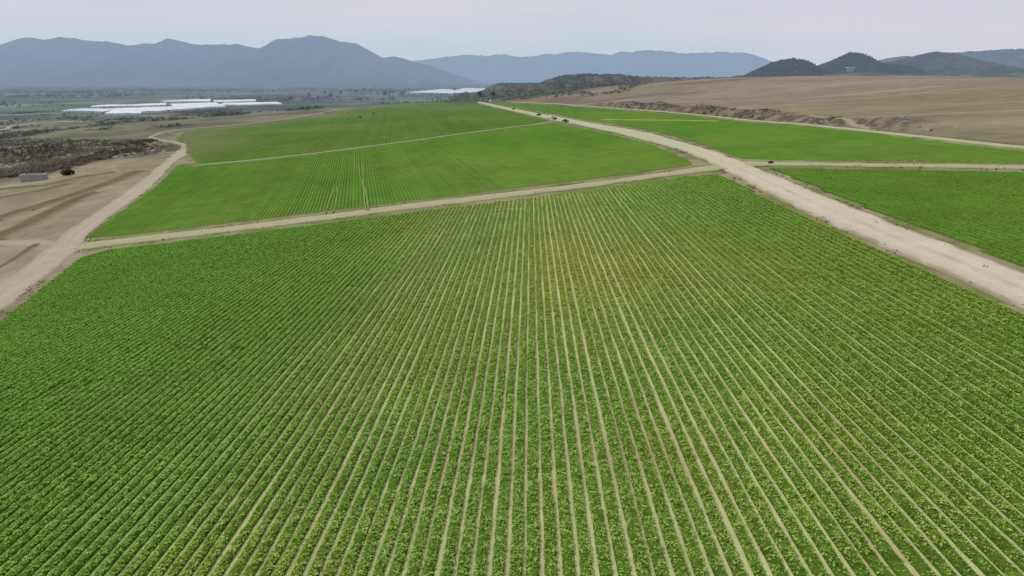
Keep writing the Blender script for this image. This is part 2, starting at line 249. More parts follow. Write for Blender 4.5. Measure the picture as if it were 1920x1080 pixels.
M_walls = [material('wall_plaster_pale', color=(.55, .47, .42), noises=((.4, 3, .1, None),)), material('wall_plaster_pink', color=(.48, .33, .29), noises=((.4, 3, .1, None),)), material('wall_plaster_grey', color=(.36, .33, .31), noises=((.4, 3, .1, None),))]
M_roof = material('roof_tile', color=(.24, .13, .10), noises=((.8, 3, .2, None),))
M_win = material('window_glass', color=(.04, .05, .06), rough=.2)
M_door = material('door_wood', color=(.09, .06, .04))
M_trunk = material('bark', color=(.09, .07, .055), noises=((3, 3, .2, None),))

# ---------------------------------------------------------------- mesh helpers
def npmesh(name, V, F, mats, midx=None, col=None, smooth=False, parent=None):
    """V (n,3), F list of (m,k) int arrays, col (n,3) per-vertex colour"""
    V = np.asarray(V, np.float32)
    if not isinstance(F, (list, tuple)): F = [F]
    F = [np.asarray(f, np.int32) for f in F if len(f)]
    me = bpy.data.meshes.new(name)
    me.vertices.add(len(V)); me.vertices.foreach_set('co', V.ravel())
    tot = sum(f.size for f in F); npoly = sum(len(f) for f in F)
    me.loops.add(tot); me.loops.foreach_set('vertex_index', np.concatenate([f.ravel() for f in F]))
    st = []; s = 0
    for f in F:
        st.append(s + np.arange(len(f)) * f.shape[1]); s += f.size
    me.polygons.add(npoly); me.polygons.foreach_set('loop_start', np.concatenate(st).astype(np.int32))
    me.polygons.foreach_set('loop_total', np.concatenate([np.full(len(f), f.shape[1]) for f in F]).astype(np.int32))
    for m in (mats if isinstance(mats, (list, tuple)) else [mats]): me.materials.append(m)
    if midx is not None: me.polygons.foreach_set('material_index', np.asarray(midx, np.int32))
    me.polygons.foreach_set('use_smooth', np.full(npoly, smooth))
    if col is not None:
        a = me.color_attributes.new('Col', 'FLOAT_COLOR', 'POINT')
        c = np.ones((len(V), 4), np.float32); c[:, :3] = np.clip(col, 0, 1); a.data.foreach_set('color', c.ravel())
    me.update(calc_edges=True)
    o = bpy.data.objects.new(name, me); COL.objects.link(o)
    if parent is not None: o.parent = parent
    return o

def tag(o, label=None, cat=None, group=None, kind=None):
    if label: o['label'] = label
    if cat: o['category'] = cat
    if group: o['group'] = group
    if kind: o['kind'] = kind
    return o

def empty(name, loc, rz=0):
    o = bpy.data.objects.new(name, None); COL.objects.link(o); o.location = loc; o.rotation_euler = (0, 0, rz); return o

class MB:
    def __init__(s): s.V = []; s.F = []
    def quad(s, pts):
        b = len(s.V); s.V += [tuple(p) for p in pts]; s.F.append(tuple(range(b, b + len(pts))))
    def box(s, x0, x1, y0, y1, z0, z1, top=None):
        """top = (dx0,dx1,dy0,dy1) insets of the upper face"""
        a = top or (0, 0, 0, 0); b = len(s.V)
        s.V += [(x0, y0, z0), (x1, y0, z0), (x1, y1, z0), (x0, y1, z0), (x0 + a[0], y0 + a[2], z1), (x1 - a[1], y0 + a[2], z1), (x1 - a[1], y1 - a[3], z1), (x0 + a[0], y1 - a[3], z1)]
        s.F += [tuple(b + i for i in f) for f in ((3, 2, 1, 0), (4, 5, 6, 7), (0, 1, 5, 4), (1, 2, 6, 5), (2, 3, 7, 6), (3, 0, 4, 7))]
    def cyl(s, c, r, h, axis='y', n=16):
        b = len(s.V)
        for k in range(n):
            a = 2 * math.pi * k / n; u, v = r * math.cos(a), r * math.sin(a)
            for w in (-h / 2, h / 2):
                s.V.append((c[0] + u, c[1] + w, c[2] + v) if axis == 'y' else (c[0] + u, c[1] + v, c[2] + w))
        for k in range(n):
            i, j = b + 2 * k, b + 2 * ((k + 1) % n); s.F.append((i, j, j + 1, i + 1))
        s.F.append(tuple(b + 2 * k for k in range(n))); s.F.append(tuple(b + 2 * k + 1 for k in reversed(range(n))))
    def build(s, name, mat, parent=None, bevel=0, smooth=False):
        me = bpy.data.meshes.new(name); me.from_pydata(s.V, [], s.F); me.materials.append(mat); me.validate(); me.update()
        o = bpy.data.objects.new(name, me); COL.objects.link(o)
        if parent is not None: o.parent = parent
        if bevel:
            m = o.modifiers.new('bevel', 'BEVEL'); m.width = bevel; m.segments = 2; m.limit_method = 'ANGLE'
        return o

def lift(X, Y, a=.05):
    return a + .0007 * np.hypot(X, Y)

def resample(pts, step):
    P = np.array(pts, float); d = np.r_[0, np.cumsum(np.hypot(*np.diff(P, axis=0).T))]
    n = max(2, int(d[-1] / step)); t = np.linspace(0, d[-1], n)
    # smooth the corners by averaging a few samples
    Q = np.stack([np.interp(t, d, P[:, 0]), np.interp(t, d, P[:, 1])], 1)
    return Q, t
def smooth_line(Q, it=6):
    Q = Q.copy()
    for _ in range(it): Q[1:-1] = .25 * Q[:-2] + .5 * Q[1:-1] + .25 * Q[2:]
    return Q

def strip(name, A, B, mat, colf, a=.05, cross=9, jag=.0, seed=1):
    """surface between the polylines A and B (same number of samples)"""
    n = len(A); v = np.linspace(0, 1, cross)
    ja = jag * fbm(np.arange(n) * .21, np.zeros(n), seed, 3); jb = jag * fbm(np.arange(n) * .21, np.zeros(n) + 9, seed, 3)
    dv = (B - A) / (np.hypot(*(B - A).T)[:, None] + 1e-6)
    A = A + dv * ja[:, None]; B = B + dv * jb[:, None]
    P = A[:, None, :] * (1 - v)[None, :, None] + B[:, None, :] * v[None, :, None]
    X, Y = P[..., 0].ravel(), P[..., 1].ravel()
    Z = height(X, Y) + lift(X, Y, a)
    vv = np.broadcast_to(v, (n, cross)).ravel()
    # sink the edges into the ground so no rim shows
    edge = np.minimum(vv, 1 - vv); Z = Z - np.where(edge < 1e-6, lift(X, Y, a) * .9, 0)
    i = np.arange((n - 1) * (cross - 1)); r, c = i // (cross - 1), i % (cross - 1); b = r * cross + c
    F = np.stack([b, b + 1, b + cross + 1, b + cross], 1)
    return npmesh(name, np.stack([X, Y, Z], 1), F, mat, col=colf(X, Y, vv), smooth=True)

def offset_strip(pts, w, step=2.0, it=6):
    Q, t = resample(pts, step); Q = smooth_line(Q, it)
    T = np.gradient(Q, axis=0); T /= np.hypot(*T.T)[:, None] + 1e-9
    Nn = np.stack([-T[:, 1], T[:, 0]], 1)
    return Q + Nn * w / 2, Q - Nn * w / 2

C3 = lambda *c: np.array(c, float)
def lerp(a, b, t): return a + (b - a) * np.asarray(t)[..., None]

# ---------------------------------------------------------------- ground: one sheet out to the horizon
FIELDS = ['fieldA', 'fieldB', 'fieldC', 'fieldD', 'fieldE']
def ground_colour(X, Y):
    n1 = fbm(X / 60, Y / 60, 41, 4); n2 = fbm(X / 7, Y / 7, 42, 4); n3 = fbm(X / 300, Y / 220, 43, 3)
    # valley patchwork
    u = (X * .94 + Y * .34) / 170; v = (-X * .34 + Y * .94) / 260
    u = u + .25 * vn(u * .7, v * .7, 3)
    h = _hash(np.floor(u).astype(np.int64), np.floor(v).astype(np.int64), 77)
    pal = np.array([(.07, .11, .05), (.045, .07, .035), (.10, .11, .07), (.08, .125, .055), (.16, .15, .115), (.04, .065, .035), (.06, .09, .045), (.09, .10, .075), (.05, .08, .04), (.21, .20, .17)])
    c = pal[np.clip((h * len(pal)).astype(int), 0, len(pal) - 1)]
    eu = np.minimum(u - np.floor(u), np.ceil(u) - u) * 170; ev = np.minimum(v - np.floor(v), np.ceil(v) - v) * 260
    c = lerp(c, C3(.06, .075, .05), (1 - ss(3, 14, np.minimum(eu, ev))) * .8)
    c = lerp(c, C3(.055, .072, .05), ss(.0, .25, n3) * .8)
    c = c * 1.35
    st_ = fbm(X / 700, Y / 130, 45, 4)
    c = lerp(c, C3(.13, .145, .115), ss(.05, .25, st_) * .7); c = lerp(c, C3(.04, .055, .04), ss(.05, .25, -st_) * .7)
    pd, _, _ = poly_dist(X, Y, D['patch'], True); pd = np.where(inside(X, Y, D['patch']), -pd, pd)
    c = lerp(c, C3(.075, .062, .058), 1 - ss(-40, 30, pd))
    # shelf slopes: dry olive grass with scrub bands
    e, _, _ = poly_dist(X, Y, SHELF, True); ins = inside(X, Y, SHELF); e = np.where(ins, 0, e)
    grass = lerp(np.broadcast_to(C3(.115, .120, .070), c.shape), C3(.19, .185, .115), ss(-.2, .4, n1))
    band = fbm(X / 55 + Y / 240, Y / 75, 44, 4)
    grass = lerp(grass, C3(.06, .065, .042), ss(.03, .2, band) * .9)
    grass = lerp(grass, C3(.12, .11, .085), ss(.1, .3, n2) * .5)
    Rr = np.hypot(X, Y); c = lerp(c, C3(.035, .05, .04), ss(3800, 6500, Rr + 900 * n3) * .9)
    c = lerp(grass, c, ss(380, 640, e + 60 * n1))
    # scrubby far end of the shelf
    far = ss(960, 1060, Y + 60 * n1) * (X > -60) * (e < 400)
    c = lerp(c, C3(.06, .07, .05), far * .85)
    # brown fallow slope on the right
    d, sg, al = poly_dist(X, Y, TRACK); dr = np.where(sg > 0, d, -d)
    br = lerp(np.broadcast_to(C3(.212, .183, .110), c.shape), C3(.238, .190, .150), ss(420, 620, Y))
    br = lerp(br, C3(.20, .175, .10), ss(0, .3, n3) * .5)
    br = lerp(br, C3(.30, .27, .185), ss(.12, .34, fbm(X / 240 + Y / 55, Y / 34, 47, 4)) * .45)
    br = lerp(br, C3(.16, .10, .085), ss(620, 760, Y + 80 * n1) * ss(.02, .25, fbm(X / 130, Y / 60, 48, 3)) * .7)
    br = lerp(br, C3(.20, .17, .09), ss(760, 1000, Y) * ss(0, .25, -n1) * .6)
    m = ss(0, 6, dr) * (al < 975)
    c = lerp(c, br, m * (1 - far * .8) * (e < 500))
    # eroded bank face
    bm = ss(180, 260, al) * (1 - ss(640, 760, al)) * ss(2, 6, dr + 3 * n2) * (1 - ss(13, 22, dr + 5 * n2))
    c = lerp(c, lerp(np.broadcast_to(C3(.095, .08, .06), c.shape), C3(.21, .18, .13), ss(-.15, .3, fbm(X / 3.5, Y / 3.5, 51, 3))), bm * .95)
    # farmed shelf between the blocks: trodden verge
    on = ins & (dr < 0)
    verge = lerp(np.broadcast_to(C3(.255, .225, .13), c.shape), C3(.16, .185, .065), ss(-.15, .2, n2))
    fm = np.zeros(X.shape)
    for k in FIELDS:
        P = D[k]; dd_, _, _ = poly_dist(X, Y, P, True); s_ = np.where(inside(X, Y, P), -dd_, dd_)
        near = 1 - ss(1.0, 5 + .006 * Y, s_ + 2 * n2)
        c = np.where((on & (near > 0))[..., None], lerp(c, verge, near), c)
        if k in ('fieldA', 'fieldE'):
            fc = lerp(np.broadcast_to(C3(.42, .43, .21), c.shape), C3(.41, .36, .20), ss(.12, .38, fbm(X / 5, Y / 9, 53, 3)))
        else:
            fc = np.broadcast_to(C3(.17, .21, .07), c.shape)
        c = lerp(c, fc, 1 - ss(-3.0, -.8, s_ + 1.2 * n2))
    # dry dirt bench on the left
    P = D['dirt_left']; dd_, _, _ = poly_dist(X, Y, P, True); s_ = np.where(inside(X, Y, P), -dd_, dd_)
    dirt = lerp(np.broadcast_to(C3(.262, .225, .150), c.shape), C3(.225, .205, .12), ss(-.25, .25, n1))
    dirt = lerp(dirt, C3(.19, .15, .10), ss(.1, .35, fbm(X / 3 + Y / 9, Y / 14, 56, 4)) * .35)
    dirt = lerp(dirt, C3(.34, .275, .21), ss(.1, .3, fbm(X / 12, Y / 30, 55, 3)) * .5)
    c = lerp(c, dirt, (1 - ss(-1, 5, s_ + 3 * n2)) * (s_ < 8))
    P = D['gully']; dd_, _, _ = poly_dist(X, Y, P, True); s_ = np.where(inside(X, Y, P), -dd_, dd_)
    gl = lerp(np.broadcast_to(C3(.075, .07, .05), c.shape), C3(.23, .20, .175), ss(.12, .3, fbm(X / 14, Y / 22, 57, 4)))
    c = lerp(c, gl, (1 - ss(-10, 25, s_ + 30 * n1)) * .85)
    return c

naz, nr = 820, 860
az = np.radians(np.linspace(-72, 72, naz)); rr = 4.0 * (42000 / 4.0) ** (np.linspace(0, 1, nr))
A_, R_ = np.meshgrid(az, rr); GX = (R_ * np.sin(A_)).ravel(); GY = (R_ * np.cos(A_)).ravel()
GZ = height(GX, GY)
i = np.arange((nr - 1) * (naz - 1)); r_, c_ = i // (naz - 1), i % (naz - 1); b = r_ * naz + c_
GF = np.stack([b, b + 1, b + naz + 1, b + naz], 1)
g = npmesh('ground', np.stack([GX, GY, GZ], 1), GF[:, ::-1], M_ground, col=ground_colour(GX, GY), smooth=True)
tag(g, kind='structure')

# ---------------------------------------------------------------- roads and tracks
def road_col(base, edge, green=.75):
    base = C3(*base); edge = C3(*edge)
    def f(X, Y, v):
        n = fbm(X / 2.5, Y / 2.5, 61, 4); e = np.minimum(v, 1 - v)
        c = np.broadcast_to(base, X.shape + (3,)) * (1 + .09 * n)[:, None]
        w = np.exp(-((v - .33) / .07) ** 2) + np.exp(-((v - .64) / .07) ** 2)
        c = c * (1 + .09 * w * (.6 + .8 * fbm(X / 12, Y / 12, 64, 2)))[:, None]
        c = lerp(c, C3(.30, .29, .17), np.exp(-((v - .49) / .05) ** 2) * ss(-.1, .3, fbm(X / 4, Y / 4, 65, 3)) * .5)
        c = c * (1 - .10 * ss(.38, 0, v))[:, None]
        t = 1 - ss(.0, .13, e + .10 * n)
        c = lerp(c, edge, t * .85)
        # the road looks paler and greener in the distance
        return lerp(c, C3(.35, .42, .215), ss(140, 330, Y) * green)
    return f
def two_edges(lo, up, step=1.5, it=8):
    n = 1; L0 = sum(math.dist(lo[i], lo[i + 1]) for i in range(len(lo) - 1)); n = int(L0 / step)
    def rs(p):
        P = np.array(p, float); d = np.r_[0, np.cumsum(np.hypot(*np.diff(P, axis=0).T))]; t = np.linspace(0, d[-1], n)
        return smooth_line(np.stack([np.interp(t, d, P[:, 0]), np.interp(t, d, P[:, 1])], 1), it)
    return rs(lo), rs(up)
up = D['road_up']; lo = D['road_lo']
# the main road goes on towards and past the viewer's side
def extend(p, q, Lg):
    dx, dy = p[0] - q[0], p[1] - q[1]; l = math.hypot(dx, dy); return (p[0] + dx / l * Lg, p[1] + dy / l * Lg)
up = [extend(up[0], up[3], 60)] + up; lo = [extend(lo[0], lo[3], 60)] + lo
a1, b1 = two_edges(lo, up)
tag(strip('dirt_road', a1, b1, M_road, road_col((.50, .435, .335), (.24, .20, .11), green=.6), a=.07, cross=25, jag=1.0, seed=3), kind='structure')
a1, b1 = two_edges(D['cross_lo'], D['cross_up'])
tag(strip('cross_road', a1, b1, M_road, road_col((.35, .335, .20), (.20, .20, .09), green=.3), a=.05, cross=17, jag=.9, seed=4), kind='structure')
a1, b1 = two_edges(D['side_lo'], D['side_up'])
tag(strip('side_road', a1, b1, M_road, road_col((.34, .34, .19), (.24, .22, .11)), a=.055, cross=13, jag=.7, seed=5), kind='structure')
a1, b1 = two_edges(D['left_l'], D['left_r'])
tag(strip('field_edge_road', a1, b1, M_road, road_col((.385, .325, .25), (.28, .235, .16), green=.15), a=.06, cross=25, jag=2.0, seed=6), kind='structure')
def track(name, key, base, edge, jag=.5, a=.04, step=2.0, cross=7, seed=8, green=0.0):
    A, B = offset_strip(D[key], D[key + '_w'], step)
    return tag(strip(name, A, B, M_road, road_col(base, edge, green), a=a, cross=cross, jag=jag, seed=seed), kind='structure')
track('thin_track', 'thin_track', (.30, .40, .17), (.18, .26, .07), a=.34, jag=.25)
track('thin_track', 'thin_line', (.34, .42, .13), (.16, .24, .06), a=.42)
track('edge_track', 'edge_track', (.36, .39, .215), (.24, .23, .12), jag=.6, seed=9)
track('shelf_track', 'left_thin', (.33, .30, .22), (.22, .2, .13), jag=1.2, seed=10)
track('bank_track', 'bank_track', (.285, .245, .165), (.24, .2, .13), jag=1.5, seed=12, a=.1)
track('valley_track', 'valley_track', (.33, .31, .27), (.2, .19, .14), jag=3.0, seed=13, a=.3)
track('bench_track', 'bench_track', (.335, .285, .215), (.27, .23, .155), jag=3.0, a=.055, seed=15)
track('valley_road', 'valley_road', (.30, .30, .27), (.2, .19, .14), jag=3.0, seed=14, a=.3)
for k in range(D['n_strip']):
    A, B = offset_strip(D['strip%d' % k], D['strip%d_w' % k], 2.0)
    s = strip('grass_strip', A, B, M_road, lambda X, Y, v: lerp(np.broadcast_to(C3(.135, .118, .062), X.shape + (3,)) * (1 + .3 * fbm(X / 3, Y / 3, 5, 3))[:, None], C3(.25, .205, .13), 1 - ss(0, .3, np.minimum(v, 1 - v) + .1 * fbm(X / 3, Y / 3, 6, 3))), a=.06, cross=9, jag=.9, seed=20 + k)
    tag(s, kind='structure')

# ---------------------------------------------------------------- crop
GREEN_D = C3(.085, .205, .021); GREEN_M = C3(.235, .475, .068); GREEN_L = C3(.48, .70, .20)
def tone(X, Y):
    """slow colour drift over the field: 0 lush green .. 1 yellowish"""
    t = .20 + .38 * fbm(X / 38, Y / 45, 71, 3) + .10 * ss(-40, 20, X) * (1 - ss(20, 60, X))
    t = t + .5 * np.exp(-((X - 9) / 5.5) ** 2 - ((Y - 108) / 26) ** 2) + .3 * np.exp(-((X - 17) / 8) ** 2 - ((Y - 96) / 14) ** 2)
    t = t + .3 * np.exp(-((X + 17) / 6) ** 2 - ((Y - 33) / 5) ** 2)
    t = t - .4 * ss(15, 70, -X)
    return np.clip(t, 0, 1)

def leaf_cloud(x, y, z, size, shade, tn, r, flat=.75):
    """rhombic leaf blades: returns V, F, colours"""
    n = len(x)
    yaw = r.uniform(0, 2 * np.pi, n); pit = r.normal(0, flat, n) * .6; rol = r.normal(0, flat, n) * .6
    ax = np.stack([np.cos(yaw) * np.cos(pit), np.sin(yaw) * np.cos(pit), np.sin(pit)], 1)
    bx = np.stack([-np.sin(yaw) * np.cos(rol), np.cos(yaw) * np.cos(rol), np.sin(rol)], 1)
    P = np.stack([x, y, z], 1); L_ = size[:, None]; W_ = L_ * r.uniform(.55, .8, n)[:, None]
    V = np.empty((n, 4, 3)); V[:, 0] = P - ax * L_ * .5; V[:, 1] = P + bx * W_ * .5 + ax * L_ * .08; V[:, 2] = P + ax * L_ * .5; V[:, 3] = P - bx * W_ * .5 + ax * L_ * .08
    F = np.arange(4 * n).reshape(n, 4)
    c = np.where((shade < .5)[:, None], lerp(np.broadcast_to(GREEN_D, (n, 3)), GREEN_M, shade * 2), lerp(np.broadcast_to(GREEN_M, (n, 3)), GREEN_L, shade * 2 - 1))
    yel = np.stack([c[:, 0] * 1.65 + .018, c[:, 1] * 1.03, c[:, 2] * .95], 1)
    c = lerp(c, yel, tn)
    return V.reshape(-1, 3), F, np.repeat(c, 4, 0)

def line_spans(P, ox, oy, dx, dy):
    """parameter intervals of the line o + t d inside polygon P"""
    ts = []
    n = len(P)
    for i in range(n):
        x0, y0 = P[i]; x1, y1 = P[(i + 1) % n]
        ex_, ey_ = x1 - x0, y1 - y0; den = dx * ey_ - dy * ex_
        if abs(den) < 1e-9: continue
        t = ((x0 - ox) * ey_ - (y0 - oy) * ex_) / den; u = ((x0 - ox) * dy - (y0 - oy) * dx) / den
        if 0 <= u < 1: ts.append(t)
    ts.sort()
    return [(ts[i], ts[i + 1]) for i in range(0, len(ts) - 1, 2)]

PROF = np.array([-1, -.72, 0, .72, 1.0]); PZ = np.array([0, .62, .8, .62, 0.0])
def mound(sx, sy, nx, ny, half, hgt, seed, cell=1.6, soil=0.02):
    """low leafy bank along stations (sx, sy) with side vector (nx, ny)"""
    n = len(sx)
    o = PROF[None, :] * half[:, None]
    X = sx[:, None] + nx * o; Y = sy[:, None] + ny * o
    jit = .22 * vn(X * cell, Y * cell, seed)
    Z = height(X, Y) + (PZ[None, :] * (1 + jit) * hgt[:, None]) + soil
    Z[:, 0] -= .06; Z[:, -1] -= .06
    V = np.stack([X, Y, Z], 2).reshape(-1, 3)
    i = np.arange((n - 1) * 4); r, c = i // 4, i % 4; b = r * 5 + c
    F = np.stack([b, b + 1, b + 6, b + 5], 1)[:, ::-1]
    return V, F, X.ravel(), Y.ravel()

TH = .0263
DX, DY = math.sin(TH), math.cos(TH); NX, NY = DY, -DX
rows = []
k0, k1 = -125, 62
for k in range(k0, k1):
    r = np.random.default_rng(1000 + k)
    off = k * 1.0 + .35 + r.normal(0, .02)
    for (t0, t1) in line_spans(D['fieldA'], off * NX, off * NY, DX, DY):
        t0 = max(t0, 16.0) + r.uniform(-.5, .6); t1 = t1 + r.uniform(-1.0, .6)
        if t1 - t0 < 3: continue
        st = np.arange(t0, t1, .4); sx = off * NX + DX * st; sy = off * NY + DY * st
        wob = .05 * vn(st / 7, np.full(st.shape, k * 3.1), 5) + .03 * vn(st / 1.5, np.full(st.shape, k * 1.7), 6)
        sx = sx + NX * wob
        wd = .365 + .018 * r.normal() + .012 * vn(st / 3.0, np.full(st.shape, k * 2.3), 7) + .02 * ss(10, 60, abs(off)) 
        # plants end thin near the headland, a few gaps
        th = ss(0, 2.5, t1 - st) * ss(0, 2, st - t0)
        gap = 1 - .6 * ss(.72, .95, vn(sx / 2.2, sy / 2.8, 81) * .75 + .45 * vn(sx / 14, sy / 14, 82))
        half = wd * (.8 + .2 * th * gap); hg = (.29 + .03 * float(ss(5, 50, -off))) * (.45 + .55 * th * gap) * (1 + .15 * vn(sx / 9, sy / 9, 83))
        V, F, mX, mY = mound(sx, sy, NX, NY, half, hg, 91)
        tn = tone(mX, mY)
        mc = lerp(np.broadcast_to(C3(.070, .160, .015), (len(mX), 3)), C3(.12, .16, .022), tn)
        mc = mc * (1 + .3 * vn(mX * 3, mY * 3, 92))[:, None]
        # leaves
        dens = np.interp(sy, [0, 29, 34, 60, 95, 130, 200], [16, 38, 122, 108, 66, 40, 28]) * .4 * (.35 + .65 * th * gap)
        cnt = r.poisson(dens); idx = np.repeat(np.arange(len(st)), cnt); m = len(idx)
        u = r.uniform(-1.02, 1.02, m) * (1 - .10 * float(ss(5, 45, -off))); tt = r.uniform(0, .4, m)
        lx = sx[idx] + DX * tt + NX * u * half[idx]; ly = sy[idx] + DY * tt + NY * u * half[idx]
        clump = vn(lx * 3.9, ly * 3.4, 93) * .8 + .35 * vn(lx * 8, ly * 8, 94)
        clump = clump * np.interp(ly, [50, 130], [1, .5])
        kp = clump > -.55 - .5 * r.uniform(0, 1, m); lx, ly, u, idx, clump = lx[kp], ly[kp], u[kp], idx[kp], clump[kp]; m = len(lx)
        prof = np.sqrt(np.clip(1.08 - u * u, 0, 1)) * .78 + .12
        top = height(lx, ly) + hg[idx] * prof * (1 + .42 * clump)
        zz = top + r.uniform(-.045, .045, m) + .015
        size = np.interp(ly, [0, 60, 100, 150, 200], [.145, .15, .175, .215, .26]) * r.uniform(.7, 1.3, m)
        sh = np.clip(.46 + .36 * clump + r.normal(0, .15, m) + .14 * np.abs(u), 0, 1)  # shading painted into leaf colour: light on clump tops, dark in gaps
        tn2 = np.clip(tone(lx, ly) + r.normal(0, .12, m) + .12 * np.abs(u), 0, 1)
        LV, LF, LC = leaf_cloud(lx, ly, zz, size, sh, tn2, r)
        LC = LC * np.array([1.07, 1.0, 1.15]); mc = mc * (.78 + .22 * vn(mX * 7, mY * 5, 95))[:, None]; lush = float(ss(5, 60, -off)); LC = LC * np.array([1 - .06 * lush, 1 + .05 * lush, 1 - .10 * lush])
        nV = len(V)
        o = npmesh('crop_row', np.vstack([V, LV]), [F, LF + nV], [M_mound, M_leaf], midx=np.r_[np.zeros(len(F)), np.ones(len(LF))], col=np.vstack([mc, LC]))
        if off < -30:
            tag(o, 'row of leafy green crop in the left third of the near field, furrows hidden', 'crop row', 'crop rows in the left third of the near field')
        elif off < 22:
            tag(o, 'row of leafy crop seen end-on mid near field, between pale furrows', 'crop row', 'crop rows in the middle of the near field')
        else:
            tag(o, 'slanting row of leafy crop in the right part of the near field', 'crop row', 'crop rows in the right part of the near field')

def field_block(name, key, theta, spacing, step, leafy=0, label='', half=.46, hgt=.34, cols=None, xmax=1e9, lightrow=0.0):
    P = D[key]; dx, dy = math.sin(theta), math.cos(theta); nx, ny = dy, -dx
    offs = [px * nx + py * ny for px, py in P]; lo_, hi_ = min(offs), max(offs)
    Vs, Fs, Cs, LVs, LFs, LCs = [], [], [], [], [], []; nv = 0; nl = 0
    r = np.random.default_rng(abs(hash(key)) % 1000 if False else sum(map(ord, key)))
    for j, off in enumerate(np.arange(lo_ + .5 * spacing, hi_, spacing)):
        for (t0, t1) in line_spans(P, off * nx, off * ny, dx, dy):
            t0 += r.uniform(-.4, .4); t1 += r.uniform(-.4, .4)
            if t1 - t0 < 2.5 * step: continue
            st = np.arange(t0, t1, step); sx = off * nx + dx * st; sy = off * ny + dy * st
            if sx.min() > xmax: continue
            th = ss(0, 3, t1 - st) * ss(0, 3, st - t0)
            hf = np.full(len(st), half * spacing) * (.75 + .25 * th) * (1 + .05 * r.normal()); hg = hgt * th
            V, F, mX, mY = mound(sx, sy, nx, ny, hf, hg, 91, cell=1.2 / max(1, step * .6), soil=(lift(sx, sy, .02) * ss(0, .25, th) - .05 * (1 - ss(0, .2, th)))[:, None])
            rv = 1 + .03 * r.normal()
            bigc = fbm(mX / 70, mY / 90, 101, 4); fine = vn(mX / 3.5, mY / 5, 102)
            c = lerp(np.broadcast_to(cols[0], (len(mX), 3)), cols[1], ss(-.35, .35, bigc)) * (rv * (1 + .10 * fine))[:, None]
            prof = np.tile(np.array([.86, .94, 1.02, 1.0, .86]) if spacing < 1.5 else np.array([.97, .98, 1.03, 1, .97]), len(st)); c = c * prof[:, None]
            brown = (1 - np.repeat(ss(1, 6, np.minimum(t1 - st, st - t0) + 3 * vn(sx / 6, sy / 6, 104)), 5)) * .55
            c = lerp(c, C3(.15, .165, .055), brown)
            if key == 'fieldC':   # the far block thins out into dry grass along its outer edge
                ed, _, _ = poly_dist(mX, mY, D['c_rim']); ed = ed + 22 * fbm(mX / 30, mY / 30, 161, 3)
                c = lerp(c, C3(.145, .165, .07), (1 - ss(0, 60, ed)) * .8)
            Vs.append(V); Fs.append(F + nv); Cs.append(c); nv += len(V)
            if leafy:
                cnt = r.poisson(leafy * step * (.4 + .6 * th)); idx = np.repeat(np.arange(len(st)), cnt); m = len(idx)
                if m:
                    u = r.uniform(-1, 1, m); tt = r.uniform(0, step, m)
                    lx = sx[idx] + dx * tt + nx * u * hf[idx]; ly = sy[idx] + dy * tt + ny * u * hf[idx]
                    zz = height(lx, ly) + hg[idx] * (.25 + .75 * np.sqrt(np.clip(1.02 - u * u, 0, 1))) * (1 + .25 * vn(lx * 2.5, ly * 2.5, 93)) + r.uniform(-.04, .05, m)
                    size = np.interp(ly, [50, 100, 150, 250], [.19, .22, .26, .34]) * r.uniform(.7, 1.3, m)
                    LV, LF, LC = leaf_cloud(lx, ly, zz, size, np.clip(.42 + r.normal(0, .17, m), 0, 1), np.clip(.12 + .5 * fbm(lx / 30, ly / 30, 105, 3) + r.normal(0, .1, m), 0, 1), r)
                    LVs.append(LV); LFs.append(LF + nl); LCs.append(LC * np.array([.68, .74, .56])); nl += len(LV)
    V = np.vstack(Vs + LVs); F = [np.vstack(Fs)]; mi = np.zeros(len(F[0]))
    if LFs: F.append(np.vstack(LFs) + nv); mi = np.r_[mi, np.ones(len(F[1]))]
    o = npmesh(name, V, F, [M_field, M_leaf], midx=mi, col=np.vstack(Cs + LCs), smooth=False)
    tag(o, label, 'crop field', kind='stuff')
    return o
g1, g2 = C3(.082, .185, .020), C3(.108, .200, .027)
field_block('crop_field', 'fieldE', .03, 1.0, .8, leafy=26, label='bright green crop filling the wedge between the broad dirt road and the side road on the right', cols=(g1, g2 * .95))
field_block('crop_field', 'fieldB', -.215, 1.0, 1.5, leafy=2.2, label='green row crop between the cross road and the thin track on the left', cols=(g1 * 1.04, g2 * 1.04), half=.47, hgt=.12)
field_block('crop_field', 'fieldC', -.16, 2.0, 5, label='farthest green crop block beyond the thin track, left of the dirt road', cols=(C3(.078, .155, .020), C3(.108, .166, .034)), half=.5, hgt=.05)
field_block('crop_field', 'fieldD', .05, 1.5, 3, label='green crop strip between the dirt road and the track under the brown slope', cols=(g1 * .98, g2 * .96), half=.5, hgt=.10)
for k, (P) in enumerate(D['btracks']):
    A, B = offset_strip(P, .38, 2.0)
    tag(strip('wheel_track', A, B, M_road, lambda X, Y, v: np.broadcast_to(C3(.25, .30, .10), X.shape + (3,)), a=.30, cross=5, jag=.2, seed=70 + k), kind='structure')

